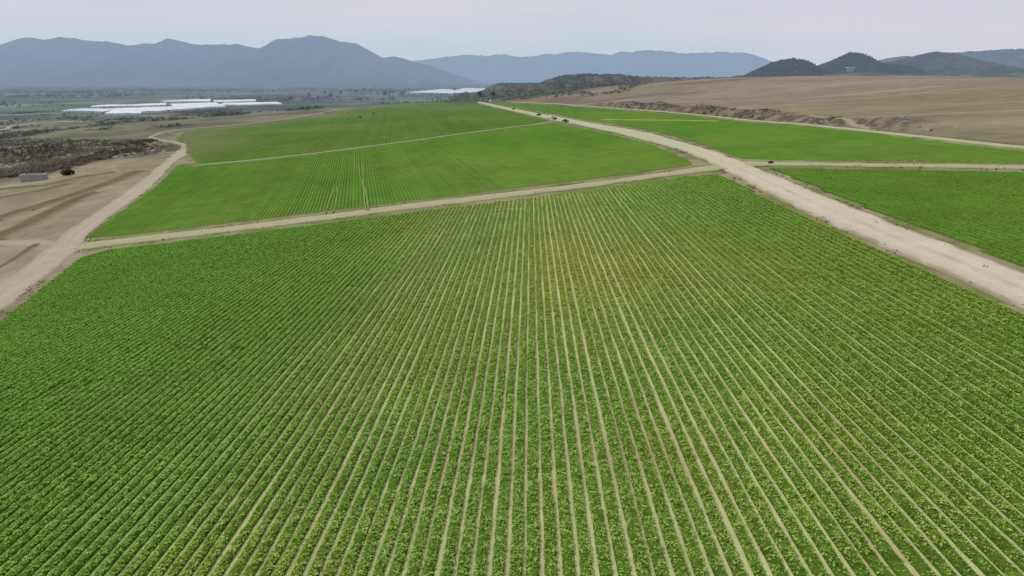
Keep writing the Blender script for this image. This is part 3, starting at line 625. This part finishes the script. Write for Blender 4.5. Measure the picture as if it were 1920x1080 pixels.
# ---------------------------------------------------------------- mountains and hills
def ridge(name, crest, depth, base, back, cols, mat, ribs=.35, nx_=420, ny_=70, seed=1, rough=0.0, foot=.0, crestnoise=0.0):
    C = np.array(crest); X0 = np.linspace(C[0, 0], C[-1, 0], nx_)
    Yc = np.interp(X0, C[:, 0], C[:, 1]); Zc = np.interp(X0, C[:, 0], C[:, 2])
    Hh = (Zc - base)
    span = (C[-1, 0] - C[0, 0])
    Zc = Zc + crestnoise * fbm(X0 / span * 90, X0 * 0, seed + 3, 3)
    t = np.linspace(0, 1, ny_); tb = np.linspace(0, 1, 14)[1:]
    Xs, Ys, Zs, rel = [], [], [], []
    for tt in t:
        sh = tt ** 1.35 * (1 - .12 * math.sin(math.pi * tt))
        y = Yc - depth * (1 - tt)
        rb = 1 - np.abs(fbm(X0 / (span * .02) + .6 * tt, np.full(nx_, tt * 1.3), seed, 4)) * 2.2
        z = base + (Zc - base) * (sh + ribs * (rb - .55) * tt * (1 - tt) * 1.7)
        z = z + rough * fbm(X0 / (span * .006), np.full(nx_, tt * 14), seed + 9, 3) * min(1, 6 * tt) * (1 - tt ** 8)
        z = np.where(tt == 0, base - 3, z)
        Xs.append(X0); Ys.append(y + depth * .03 * fbm(X0 / (span * .02), np.full(nx_, tt * 4), seed + 5, 2)); Zs.append(z); rel.append(rb)
    for tt in tb:
        Xs.append(X0); Ys.append(Yc + back * tt); Zs.append(Zc - (Zc - base + 5) * tt ** 1.2); rel.append(np.ones(nx_))
    n_ = len(Xs); X = np.array(Xs).ravel(); Y = np.array(Ys).ravel(); Z = np.array(Zs).ravel(); R = np.array(rel).ravel()
    i = np.arange((n_ - 1) * (nx_ - 1)); r, c = i // (nx_ - 1), i % (nx_ - 1); b = r * nx_ + c
    F = np.stack([b, b + 1, b + nx_ + 1, b + nx_], 1)[:, ::-1]
    q = fbm(X / (span * .03), Y / (span * .03), seed + 20, 4)
    col = lerp(np.broadcast_to(C3(*cols[0]), (len(X), 3)), C3(*cols[1]), ss(-.2, .25, q + .25 * (.5 - R)))
    o = npmesh(name, np.stack([X, Y, Z], 1), F, mat, col=col, smooth=True)
    tag(o, kind='structure'); return o
ridge('mountain_range', D['mtB'], 4000, VALLEY - 10, 5000, ((.05, .06, .045), (.10, .10, .08)), M_mount, seed=21, nx_=700, ribs=.5, crestnoise=25)
ridge('mountain_range', D['mtA'], 3200, VALLEY - 12, 3500, ((.018, .028, .024), (.045, .055, .045)), M_mount, seed=11, nx_=900, ribs=.55, crestnoise=14)
ridge('distant_ridge', D['hillD'], 1500, 0, 1500, ((.03, .036, .026), (.075, .07, .055)), M_hill, seed=31, nx_=500, ribs=.45, crestnoise=8, rough=6)
ridge('scrub_hill', D['hillC'], 900, 0, 900, ((.022, .026, .019), (.055, .052, .04)), M_hill, seed=41, nx_=500, ribs=.45, crestnoise=5, rough=5)
ridge('scrub_hill', D['hillB'], 520, 0, 500, ((.018, .022, .015), (.042, .04, .03)), M_hill, seed=51, nx_=240, ribs=.3, crestnoise=4, rough=4)
ridge('scrub_hill', D['hillA'], 460, 0, 450, ((.018, .024, .016), (.04, .042, .03)), M_hill, seed=61, nx_=240, ribs=.25, crestnoise=4, rough=4)
ridge('scrub_hill', D['hillE'], 400, 0, 300, ((.06, .075, .035), (.10, .115, .055)), M_hill, seed=66, nx_=240, ribs=.2, crestnoise=1.5, rough=1)
ridge('scrub_hill', D['hillN'], 180, -12, 300, ((.055, .06, .042), (.12, .10, .072)), M_hill, seed=71, nx_=360, ribs=.45, crestnoise=2.2, rough=1.5)

# ---------------------------------------------------------------- vegetation
def clump_cloud(px, py, pz, rad, n_leaf, r, dark=(.035, .045, .025), light=(.11, .115, .06), squash=.7, leaf=.28):
    """leafy clumps: every clump is n_leaf ragged blades through a squashed ball"""
    m = len(px); idx = np.repeat(np.arange(m), n_leaf); n = len(idx)
    d = r.normal(size=(n, 3)); d /= np.linalg.norm(d, axis=1)[:, None]
    q = r.uniform(.35, 1, n) ** .5 * (1 + .25 * r.normal(size=n) * .5)
    R = rad[idx]
    x = px[idx] + d[:, 0] * q * R; y = py[idx] + d[:, 1] * q * R; z = pz[idx] + R * squash * .8 + d[:, 2] * q * R * squash
    size = R * leaf * r.uniform(.6, 1.5, n) * 1.6
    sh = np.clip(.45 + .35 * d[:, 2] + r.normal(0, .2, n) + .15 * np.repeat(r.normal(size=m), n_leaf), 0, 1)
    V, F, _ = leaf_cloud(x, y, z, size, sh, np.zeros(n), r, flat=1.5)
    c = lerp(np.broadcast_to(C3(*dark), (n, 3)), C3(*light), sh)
    return V, F, np.repeat(c, 4, 0)

def scatter_in(P, n, r, dens=None):
    P = np.array(P); x0, y0 = P.min(0); x1, y1 = P.max(0); X = []; Y = []; got = 0
    while got < n:
        x = r.uniform(x0, x1, 4 * n); y = r.uniform(y0, y1, 4 * n); m = inside(x, y, [tuple(p) for p in P])
        if dens is not None: m &= r.uniform(0, 1, 4 * n) < dens(x, y)
        X.append(x[m]); Y.append(y[m]); got += int(m.sum())
        if not m.any(): break
    return np.concatenate(X)[:n], np.concatenate(Y)[:n]

# scrub in the gully left of the bench
r = np.random.default_rng(5)
sx, sy = scatter_in(D['gully'], 2600, r, lambda x, y: ss(-.32, .2, fbm(x / 16, y / 28, 111, 4)))
rad = r.uniform(.35, 1.0, len(sx)) ** 1.0 * (1 + 1.1 * ss(.0, .3, fbm(sx / 30, sy / 40, 112, 3)))
V, F, c = clump_cloud(sx, sy, height(sx, sy) - .15, rad, 34, r, dark=(.042, .036, .022), light=(.145, .125, .08))
tag(npmesh('scrub', V, F, M_scrub, col=c), 'dark tangled scrub filling the gully left of the bare dirt bench', 'scrub', kind='stuff')
# grey brushwood and rubble at the edge of the bench
tcx, tcy = np.mean(D['tank'], axis=0)
edgeP = [hp for hp in D['dirt_left'][1:4]]
sx, sy = [], []
for (xa, ya), (xb, yb) in zip(edgeP[:-1], edgeP[1:]):
    t = r.uniform(0, 1, 260); sx.append(xa + (xb - xa) * t - abs(r.normal(8, 10, 260)) * .9); sy.append(ya + (yb - ya) * t + abs(r.normal(10, 16, 260)))
sx = np.concatenate(sx); sy = np.concatenate(sy)
keep = np.hypot(sx - tcx, sy - tcy) > 13; sx, sy = sx[keep], sy[keep]
V, F, c = clump_cloud(sx, sy, height(sx, sy) - .1, r.uniform(.5, 1.7, len(sx)), 30, r, dark=(.07, .055, .042), light=(.26, .215, .175))
tag(npmesh('brushwood', V, F, M_scrub, col=c), 'greyish dry brushwood heaped along the outer edge of the dirt bench', 'brushwood', kind='stuff')
# scrub on the shelf slopes and valley, in bands
def band_d(x, y): return ss(.04, .22, fbm(x / 55 + y / 240, y / 75, 44, 4))
sx, sy = scatter_in([(-1000, 620), (-300, 420), (-250, 560), (-330, 640), (-310, 800), (-230, 1000), (-60, 1130), (40, 1150), (-100, 1500), (-900, 1500)], 3000, r, band_d)
V, F, c = clump_cloud(sx, sy, height(sx, sy) - .3, r.uniform(.9, 3.0, len(sx)), 16, r, dark=(.035, .042, .026), light=(.11, .12, .065), leaf=.4)
tag(npmesh('scrub', V, F, M_scrub, col=c), 'bands of low dark scrub on the slopes falling to the valley at left', 'scrub', kind='stuff')
ghc = [np.mean(q, axis=0) for q in D['greenhouses']]
def vd(x, y):
    d = ss(.02, .3, fbm(x / 420, y / 190, 121, 4))
    for q in D['greenhouses']:
        e, _, _ = poly_dist(x, y, q, True); d = d * ((e > 12) & ~inside(x, y, q))
    return d
sx, sy = scatter_in([(-3800, 1300), (-500, 1300), (150, 1800), (450, 4600), (-5200, 4600)], 4800, r, vd)
V, F, c = clump_cloud(sx, sy, height(sx, sy) - .5, r.uniform(2.0, 5.0, len(sx)) * (1 + sy / 6000), 9, r, dark=(.045, .060, .045), light=(.070, .088, .064), leaf=.55)
tag(npmesh('valley_woods', V, F, M_scrub, col=c), 'hazy dark woods and tree lines scattered over the valley floor', 'woodland', kind='stuff')
# shrubs on the dark spur in the middle distance, on its own surface
def on_ridge(crest, depth, base, n, tmin, r):
    C = np.array(crest); x = r.uniform(C[0, 0], C[-1, 0], n); t = r.uniform(tmin, 1.02, n)
    y = np.interp(x, C[:, 0], C[:, 1]) - depth * (1 - np.minimum(t, 1)); zc = np.interp(x, C[:, 0], C[:, 2])
    tt = np.minimum(t, 1)
    return x, y, base + (zc - base) * tt ** 1.35 * (1 - .12 * np.sin(np.pi * tt))
for nm, crest, depth, base, n, tm, rd, lab in (('hillN', D['hillN'], 180, -12, 1500, .3, (.8, 2.2), 'dark shrubs covering the low spur beyond the fields'),
                                  ('hillA', D['hillA'], 460, 0, 2200, .3, (2, 5.5), 'dark trees and shrubs on the rounded leftmost hill at right'),
                                  ('hillB', D['hillB'], 520, 0, 2200, .3, (2, 5.5), 'dark trees and shrubs on the taller pointed hill at right'),
                                  ('hillC', D['hillC'], 900, 0, 2600, .3, (2.5, 6), 'hazy dark shrubs on the long hill above the brown slope')):
    x, y, z = on_ridge(crest, depth, base, n, tm, r)
    rad = r.uniform(*rd, n)
    V, F, c = clump_cloud(x, y, z - rad * .35, rad, 11, r, dark=(.018, .024, .016), light=(.045, .052, .034), leaf=.5)
    tag(npmesh('hill_shrubs', V, F, M_scrub, col=c), lab, 'shrubs', kind='stuff')
# ragged weeds along the field margins and road verges
wx, wy = [], []
for key in ('cross_up', 'cross_lo', 'road_up', 'road_lo', 'side_up', 'side_lo', 'left_r'):
    Q, t = resample(D[key], .35); Q = Q[np.hypot(Q[:, 0], Q[:, 1]) < 330]
    T_ = np.gradient(Q, axis=0); T_ /= np.hypot(*T_.T)[:, None] + 1e-9
    sgn = 1 if key in ('cross_up', 'road_lo', 'side_up') else -1
    cen = np.array([20., 200.])
    p = ss(-.15, .3, fbm(Q[:, 0] / 6, Q[:, 1] / 6, 151, 3)); k_ = r.uniform(0, 1, len(Q)) < p
    o_ = r.normal(.0, 1.0, len(Q)); wx.append((Q[:, 0] - T_[:, 1] * o_)[k_]); wy.append((Q[:, 1] + T_[:, 0] * o_)[k_])
wx = np.concatenate(wx); wy = np.concatenate(wy)
V, F, c = clump_cloud(wx, wy, height(wx, wy) + .02, r.uniform(.10, .32, len(wx)), 10, r, dark=(.07, .09, .025), light=(.26, .24, .11), squash=.5, leaf=.5)
tag(npmesh('verge_weeds', V, F, M_scrub, col=c), 'patchy dry weeds along the dirt road verges and field margins', 'weeds', kind='stuff')
# shrubs at the far end of the shelf, at the foot of the spur
sx, sy = scatter_in([(-40, 1010), (30, 960), (75, 860), (110, 800), (190, 1000), (160, 1180), (-60, 1150)], 900, r, lambda x, y: ss(-.25, .15, fbm(x / 40, y / 60, 131, 3)))
V, F, c = clump_cloud(sx, sy, height(sx, sy) - .3, r.uniform(.7, 2.2, len(sx)), 12, r, dark=(.035, .045, .026), light=(.12, .12, .07), leaf=.45)
tag(npmesh('scrub', V, F, M_scrub, col=c), 'low scrub where the far end of the field meets the dark spur', 'scrub', kind='stuff')
# scrub and broken rock on the eroded bank
T = np.array(TRACK); sd = np.r_[0, np.cumsum(np.hypot(*np.diff(T, axis=0).T))]
n = 900; al = r.uniform(190, 700, n); off = r.uniform(4, 17, n)
tx = np.interp(al, sd, T[:, 0]); ty = np.interp(al, sd, T[:, 1]); e_ = 2.0
gx = np.interp(al + e_, sd, T[:, 0]) - np.interp(al - e_, sd, T[:, 0]); gy = np.interp(al + e_, sd, T[:, 1]) - np.interp(al - e_, sd, T[:, 1]); gl_ = np.hypot(gx, gy)
bx_, by_ = tx + gy / gl_ * off, ty - gx / gl_ * off
keep = fbm(al / 30, off * 0, 141, 3) > -.12
bx_, by_ = bx_[keep], by_[keep]
V, F, c = clump_cloud(bx_, by_, height(bx_, by_) - .2, r.uniform(.25, 1.0, len(bx_)), 22, r, dark=(.035, .032, .022), light=(.15, .135, .085), leaf=.4)
tag(npmesh('bank_scrub', V, F, M_scrub, col=c), 'dark dry scrub clinging to the eroded bank above the edge track', 'scrub', kind='stuff')

def rock_mesh(px, py, pz, s, r):
    ph = (1 + 5 ** .5) / 2
    iv = np.array([(-1, ph, 0), (1, ph, 0), (-1, -ph, 0), (1, -ph, 0), (0, -1, ph), (0, 1, ph), (0, -1, -ph), (0, 1, -ph), (ph, 0, -1), (ph, 0, 1), (-ph, 0, -1), (-ph, 0, 1)]) / 1.9
    itri = np.array([(0, 11, 5), (0, 5, 1), (0, 1, 7), (0, 7, 10), (0, 10, 11), (1, 5, 9), (5, 11, 4), (11, 10, 2), (10, 7, 6), (7, 1, 8), (3, 9, 4), (3, 4, 2), (3, 2, 6), (3, 6, 8), (3, 8, 9), (4, 9, 5), (2, 4, 11), (6, 2, 10), (8, 6, 7), (9, 8, 1)])
    m = len(px); V = iv[None] * (1 + .3 * r.normal(size=(m, 12, 1))) * s[:, None, None] * r.uniform(.6, 1.3, (m, 1, 3)) * np.array([1, 1, .6])
    V = V + np.stack([px, py, pz], 1)[:, None, :]
    return V.reshape(-1, 3), (itri[None] + (np.arange(m) * 12)[:, None, None]).reshape(-1, 3)
n = 420; al = r.uniform(200, 680, n); off = r.uniform(3, 16, n)
tx = np.interp(al, sd, T[:, 0]); ty = np.interp(al, sd, T[:, 1])
V, F = rock_mesh(tx + off, ty, height(tx + off, ty), r.uniform(.15, .8, n), r)
tag(npmesh('rubble', V, F, M_rock), 'loose rocks strewn over the eroded bank', 'rubble', kind='stuff')
sx, sy = scatter_in(D['gully'], 260, r, lambda x, y: ss(-.1, .2, fbm(x / 14, y / 22, 57, 4)))
V, F = rock_mesh(sx, sy, height(sx, sy), r.uniform(.3, 1.6, len(sx)), r)
tag(npmesh('rubble', V, F, M_rock), 'pale boulders lying among the dark scrub at left', 'rubble', kind='stuff')

def bush(name, x, y, rad, label, r, group=None, dark=(.03, .035, .018), light=(.11, .10, .055)):
    z = float(height(x, y)); o = empty(name, (x, y, z)); tag(o, label, 'bush', group)
    m = 14; d = r.normal(size=(m, 3)); d /= np.linalg.norm(d, axis=1)[:, None]
    V, F, c = clump_cloud(d[:, 0] * rad * .55, d[:, 1] * rad * .55, np.abs(d[:, 2]) * rad * .3, rad * r.uniform(.4, .65, m), 40, r, dark, light, leaf=.3)
    npmesh('foliage', V, F, M_scrub, col=c, parent=o)
    t = MB(); t.box(-.08 * rad, .08 * rad, -.08 * rad, .08 * rad, -.1, rad * .5, (.02, .02, .02, .02)); t.build('stem', M_trunk, o)
    return o
bx0, by0 = D['bush_px']
bush('bush', bx0, by0, 2.9, 'rounded dark brown bush alone on the pale edge of the dirt bench', r, dark=(.02, .022, .012), light=(.085, .07, .035))
for (x, y), rd, lb in zip(D['field_bush'], (1.6, 1.2, 1.8, .8), ('small dark bush standing highest in the far green field', 'tiny dark bush left of the others in the far green field', 'low green bush in the far field below the dark ones', 'dark clump of weeds beside the side road near the junction')):
    bush('bush', x, y, rd, lb, r)

def tree(x, y, h, rad, label, r, group=None, conif=False):
    z = float(height(x, y)) - .3; o = empty('tree', (x, y, z)); tag(o, label, 'tree', group)
    m = 16; a = r.uniform(0, 2 * np.pi, m); q = r.uniform(0, 1, m) ** .5
    zz = r.uniform(.35, .82, m) * h; lim = (1.15 - zz / h) * 1.5 if conif else np.sin(np.clip(zz / h, 0, 1) * np.pi) ** .6
    V, F, c = clump_cloud(np.cos(a) * q * rad * lim * .7, np.sin(a) * q * rad * lim * .7, zz - rad * .3, rad * r.uniform(.3, .5, m), 26, r, (.018, .026, .016), (.065, .08, .045), leaf=.35)
    npmesh('crown', V, F, M_scrub, col=c, parent=o)
    t = MB(); t.cyl((0, 0, h * .3), rad * .08, h * .6, axis='z', n=8)
    for s in range(4):
        aa = s * 1.6; t.quad([(0, 0, h * .35), (.1 * rad, 0, h * .35), (math.cos(aa) * rad * .5, math.sin(aa) * rad * .5, h * .65), (math.cos(aa) * rad * .5 - .05, math.sin(aa) * rad * .5, h * .65)])
    t.build('trunk', M_trunk, o)
    return o
tl = ['tallest dark tree beside the reddish farm houses, left end', 'dark tree at the left edge of the distant hamlet', 'tree standing just behind the leftmost houses', 'dark tree behind the middle of the hamlet', 'slim dark tree near the right houses of the hamlet', 'dark tree at the right end of the hamlet', 'small tree in front of the hazy hamlet houses', 'lone dark tree right of the hamlet towards the white sheeting', 'low tree below the left houses', 'hazy tree beyond the right end of the hamlet', 'tree between two pale hamlet houses', 'dark tree left of the hamlet on the plain', 'dark tree farther left of the hamlet near the white tunnels', 'tree between the lone house and the hamlet', 'dark tree in front of the far white sheeting', 'dark tree left of the spur foot', 'dark tree right at the foot of the spur']
for k, (x, y) in enumerate(D['town_trees']):
    sc = math.hypot(x, y) / 2600
    tree(x, y, r.uniform(13, 22) * min(1.3, sc + .25), r.uniform(5, 9) * min(1.3, sc + .25), tl[k], r, conif=(k % 3 == 0))

# ---------------------------------------------------------------- buildings
def house(x, y, w, d, h, rz, wall, label, r):
    z = float(height(x, y)); o = empty('farm_house', (x, y, z), rz); tag(o, label, 'house')
    m = MB(); m.box(-w / 2, w / 2, -d / 2, d / 2, -.8, h); m.build('wall', wall, o)
    g_ = MB(); e = .5; rh = h + d * .28
    b = [(-w / 2 - e, -d / 2 - e, h), (w / 2 + e, -d / 2 - e, h), (w / 2 + e, d / 2 + e, h), (-w / 2 - e, d / 2 + e, h), (-w / 2 - e, 0, rh), (w / 2 + e, 0, rh)]
    for f in ((0, 1, 5, 4), (2, 3, 4, 5), (0, 4, 3), (1, 2, 5), (3, 2, 1, 0)): g_.quad([b[q] for q in f])
    rf = g_.build('roof', M_roof, o)
    c_ = MB(); c_.box(w * .2, w * .2 + .9, -.4, .5, h + .5, rh + 1.0); c_.build('chimney', wall, rf)
    nwin = max(2, int(w / 4))
    for q in range(nwin):
        xx = -w / 2 + (q + .5) * w / nwin
        if q == nwin // 2:
            dm = MB(); dm.box(xx - .6, xx + .6, -d / 2 - .08, -d / 2 + .02, 0, 2.3); dm.build('door', M_door, o)
        else:
            wm = MB(); wm.box(xx - .6, xx + .6, -d / 2 - .06, -d / 2 + .02, 1.2, 2.6); wm.build('window', M_win, o)
    return o
hl = ['pinkish farm house at the left end of the distant hamlet', 'pale house set back behind the pink one', 'reddish long farm shed in the middle of the hamlet', 'small grey house farthest back in the hamlet', 'pale pink house right of the long shed', 'grey house behind the right half of the hamlet', 'pale farm house at the right end of the hamlet', 'lone low house left of the hamlet', 'long pale shed in front at the right of the hamlet', 'low grey shed on the plain left of the hamlet']
for k, (x, y) in enumerate(D['houses']):
    w = [22, 16, 30, 14, 20, 16, 26, 16, 30, 18][k]
    house(x, y, w, r.uniform(9, 13), r.uniform(4, 7), r.uniform(-.4, .4), M_walls[[1, 0, 1, 2, 0, 2, 0, 1, 0, 2][k]], hl[k], r)

def greenhouse(P, label, k):
    """multi-bay plastic tunnel block on the quad P (near-left, near-right, far-right, far-left)"""
    P = np.array(P, float); c0 = P.mean(0); z0 = float(height(c0[0], c0[1]))
    o = empty('greenhouse', (c0[0], c0[1], z0)); tag(o, label, 'greenhouse')
    Q = P - c0; wid = np.hypot(*(Q[1] - Q[0])); nb = int(np.clip(wid / 8, 4, 60)); seg = 6; nl = 12
    us = np.linspace(0, 1, nb * seg + 1); vs = np.linspace(0, 1, nl)
    U, Vv = np.meshgrid(us, vs)
    XY = (Q[0] * (1 - U)[..., None] + Q[1] * U[..., None]) * (1 - Vv)[..., None] + (Q[3] * (1 - U)[..., None] + Q[2] * U[..., None]) * Vv[..., None]
    gz = height(XY[..., 0] + c0[0], XY[..., 1] + c0[1]) - z0
    arch = 3.0 + .7 * np.abs(np.sin(U * nb * np.pi))
    W = np.stack([XY[..., 0], XY[..., 1], gz + arch], 2).reshape(-1, 3); n2 = nb * seg + 1
    i = np.arange((nl - 1) * (n2 - 1)); r1, c1 = i // (n2 - 1), i % (n2 - 1); b = r1 * n2 + c1
    npmesh('roof', W, np.stack([b, b + 1, b + n2 + 1, b + n2], 1), M_white, parent=o, smooth=True)
    # side walls follow the outline
    ring = [(0, j) for j in range(n2)] + [(a, n2 - 1) for a in range(1, nl)] + [(nl - 1, j) for j in range(n2 - 2, -1, -1)] + [(a, 0) for a in range(nl - 2, 0, -1)]
    Wr = W.reshape(nl, n2, 3); top = np.array([Wr[a, j] for a, j in ring]); bot = top.copy(); bot[:, 2] = np.array([gz[a, j] for a, j in ring]) - 1
    m = len(ring); j = np.arange(m)
    npmesh('side_wall', np.vstack([top, bot]), np.stack([j, (j + 1) % m, (j + 1) % m + m, j + m], 1), M_ghwall, parent=o)
    return o
gl = ['leftmost white plastic greenhouse, a thin pale wedge on the valley floor', 'white greenhouse block nearest to us, right of the leftmost wedge', 'white greenhouse block in the middle of the cluster, front row', 'long thin white greenhouse strip behind the left half of the cluster', 'large white greenhouse block right of the middle of the cluster', 'white greenhouse block at the very back of the cluster', 'thin white greenhouse strip at the right end of the cluster', 'small white greenhouse strip behind the right end of the cluster', 'long white sheeted greenhouse far off beyond the hamlet', 'small far white greenhouse beside the foot of the spur']
for k, q in enumerate(D['greenhouses']): greenhouse(q, gl[k], k)

# concrete tank beside the scrub
(x0, y0), (x1, y1) = D['tank']
ln = math.hypot(x1 - x0, y1 - y0); an = math.atan2(y1 - y0, x1 - x0); zc = float(height((x0 + x1) / 2, (y0 + y1) / 2)) - .3
o = empty('concrete_tank', ((x0 + x1) / 2, (y0 + y1) / 2, zc), an); tag(o, 'low grey concrete water tank with pale rim at the edge of the scrub', 'tank')
w = min(ln, 11); dpt = 5.0; hh = 3.0
m = MB()
m.box(-w / 2, w / 2, -dpt / 2, -dpt / 2 + .3, -1, hh); m.box(-w / 2, w / 2, dpt / 2 - .3, dpt / 2, -1, hh)
m.box(-w / 2, -w / 2 + .3, -dpt / 2 + .3, dpt / 2 - .3, -1, hh); m.box(w / 2 - .3, w / 2, -dpt / 2 + .3, dpt / 2 - .3, -1, hh); m.build('wall', M_concrete, o)
m = MB()
for bx4 in ((-w / 2 - .1, w / 2 + .1, -dpt / 2 - .1, -dpt / 2 + .4), (-w / 2 - .1, w / 2 + .1, dpt / 2 - .4, dpt / 2 + .1), (-w / 2 - .1, -w / 2 + .4, -dpt / 2 + .4, dpt / 2 - .4), (w / 2 - .4, w / 2 + .1, -dpt / 2 + .4, dpt / 2 - .4)): m.box(*bx4, hh, hh + .18)
m.build('rim', M_concrete2, o)
m = MB(); m.box(-w / 2 + .31, w / 2 - .31, -dpt / 2 + .31, dpt / 2 - .31, hh - .6, hh - .5); m.build('water', M_water, o)

# pale flat-roofed water tower on the hill at right
HB = np.array(D['hillB']); rx, ry, rz_ = D['reservoir']
o = empty('hill_reservoir', (rx, ry, rz_), 0)
tag(o, 'small pale flat-roofed reservoir building below the pointed hill', 'reservoir')
m = MB(); m.box(-9, 9, -6, 6, -8, 2.5); m.build('wall', M_concrete, o)
m = MB(); m.box(-13, 13, -8, 8, 2.5, 4.2); m.build('roof', M_carwhite, o)

# ---------------------------------------------------------------- vehicles
def profile_body(pts, w, inset=.0):
    m = MB(); n = len(pts); b = 0
    for s in (-1, 1):
        for (x, z) in pts: m.V.append((x, s * w / 2, z))
    for i in range(n): j = (i + 1) % n; m.F.append((i, j, n + j, n + i))
    m.F.append(tuple(reversed(range(n)))); m.F.append(tuple(range(n, 2 * n))); return m
def vehicle(kind, loc, rz, paint, label, group):
    x, y = loc; z = float(height(x, y)) + float(lift(np.float64(x), np.float64(y), .07)) + .02
    o = empty(kind, (x, y, z), rz); tag(o, label, {'van': 'van', 'pickup_truck': 'pickup', 'parked_car': 'car'}[kind], group)
    if kind == 'van':
        L_, W_ = 5.4, 2.0; body = [(-2.7, .35), (2.65, .35), (2.7, .9), (2.35, 1.15), (1.7, 1.95), (1.3, 2.3), (-2.6, 2.3), (-2.7, 2.0)]
        profile_body(body, W_).build('body', paint, o, bevel=.07)
        m = MB(); m.quad([(2.33, -.85, 1.22), (2.33, .85, 1.22), (1.74, .8, 1.93), (1.74, -.8, 1.93)])
        m.build('windscreen', M_glass, o).location = (.035, 0, .03)
        for s in (-1, 1):
            m = MB(); m.quad([(1.95, s * 1.012, 1.25), (1.0, s * 1.012, 1.25), (1.0, s * 1.012, 1.9), (1.55, s * 1.012, 1.9)]); m.build('side_window', M_glass, o)
        m = MB(); m.quad([(-2.715, -.8, 1.3), (-2.715, .8, 1.3), (-2.715, .8, 1.95), (-2.715, -.8, 1.95)]); m.build('rear_window', M_glass, o)
        xs = (-1.75, 1.75); wr = .36
    elif kind == 'pickup_truck':
        W_ = 1.9; body = [(-2.65, .45), (2.55, .45), (2.65, .8), (2.6, 1.08), (1.3, 1.18), (-2.65, 1.18)]
        profile_body(body, W_).build('body', paint, o, bevel=.06)
        profile_body([(-.75, 1.18), (1.3, 1.18), (.65, 1.82), (-.6, 1.82)], W_ - .2).build('cab', paint, o, bevel=.06)
        m = MB(); m.quad([(1.27, -.75, 1.24), (1.27, .75, 1.24), (.72, .7, 1.78), (.72, -.7, 1.78)]); m.build('windscreen', M_glass, o).location = (.05, 0, .03)
        for s in (-1, 1):
            m = MB(); m.quad([(1.0, s * .868, 1.25), (-.6, s * .868, 1.25), (-.5, s * .868, 1.74), (.58, s * .868, 1.74)]); m.build('side_window', M_glass, o)
        m = MB(); m.box(-2.5, -.85, -.8, .8, 1.185, 1.2); m.build('cargo_bed', M_tyre, o)
        xs = (-1.65, 1.7); wr = .39
    else:
        W_ = 1.8; body = [(-2.2, .35), (2.15, .35), (2.25, .7), (2.1, .92), (1.1, 1.02), (-2.15, 1.05), (-2.25, .8)]
        profile_body(body, W_).build('body', paint, o, bevel=.08)
        profile_body([(-2.05, 1.04), (1.1, 1.02), (.35, 1.56), (-1.6, 1.6)], W_ - .2).build('cabin', paint, o, bevel=.07)
        m = MB(); m.quad([(1.07, -.7, 1.06), (1.07, .7, 1.06), (.42, .64, 1.52), (.42, -.64, 1.52)]); m.build('windscreen', M_glass, o).location = (.05, 0, .03)
        for s in (-1, 1):
            m = MB(); m.quad([(.85, s * .818, 1.08), (-1.85, s * .818, 1.1), (-1.5, s * .818, 1.5), (.3, s * .818, 1.5)]); m.build('side_window', M_glass, o)
        xs = (-1.35, 1.35); wr = .33
    for xx in xs:
        for s in (-1, 1):
            m = MB(); m.cyl((xx, s * (W_ / 2 - .06), wr), wr, .24, n=18); wh = m.build('wheel', M_tyre, o)
            m = MB(); m.cyl((xx, s * (W_ / 2 + .065), wr), wr * .58, .02, n=14); m.build('rim', M_metal, wh)
    fx = {'van': 2.69, 'pickup_truck': 2.64, 'parked_car': 2.2}[kind]
    for s in (-1, 1):
        m = MB(); m.box(fx - .03, fx + .03, s * .7 - .15, s * .7 + .15, .68, .84); m.build('headlight', M_lamp, o)
    return o
vs_ = D['vehicles']
hd = math.atan2(vs_[2][1] - vs_[0][1], vs_[2][0] - vs_[0][0])
vehicle('pickup_truck', vs_[0], hd + .45, M_cardark, 'very dark vehicle nearest to us, pulled across the left side of the dirt road', None)
vehicle('parked_car', (vs_[1][0] + 1.3, vs_[1][1] - 10), hd + .2, M_cargrey, 'dark car just in front of the white van on the dirt road', None)
vehicle('van', (vs_[1][0] - .6, vs_[1][1] + 6), hd + .25, M_carwhite, 'white van parked on the dirt road just behind a dark car', None)
vehicle('parked_car', vs_[2], hd + .4, M_cardark, 'dark car on the left edge of the dirt road, beyond the white van', None)
vehicle('parked_car', vs_[3], hd + .1, M_cargrey, 'tiny dark car far along the dirt road, past the other vehicles', None)
vehicle('van', (vs_[4][0] + 4, vs_[4][1]), hd + .1, M_carwhite, 'farthest white van beside the end of the dirt road', None)
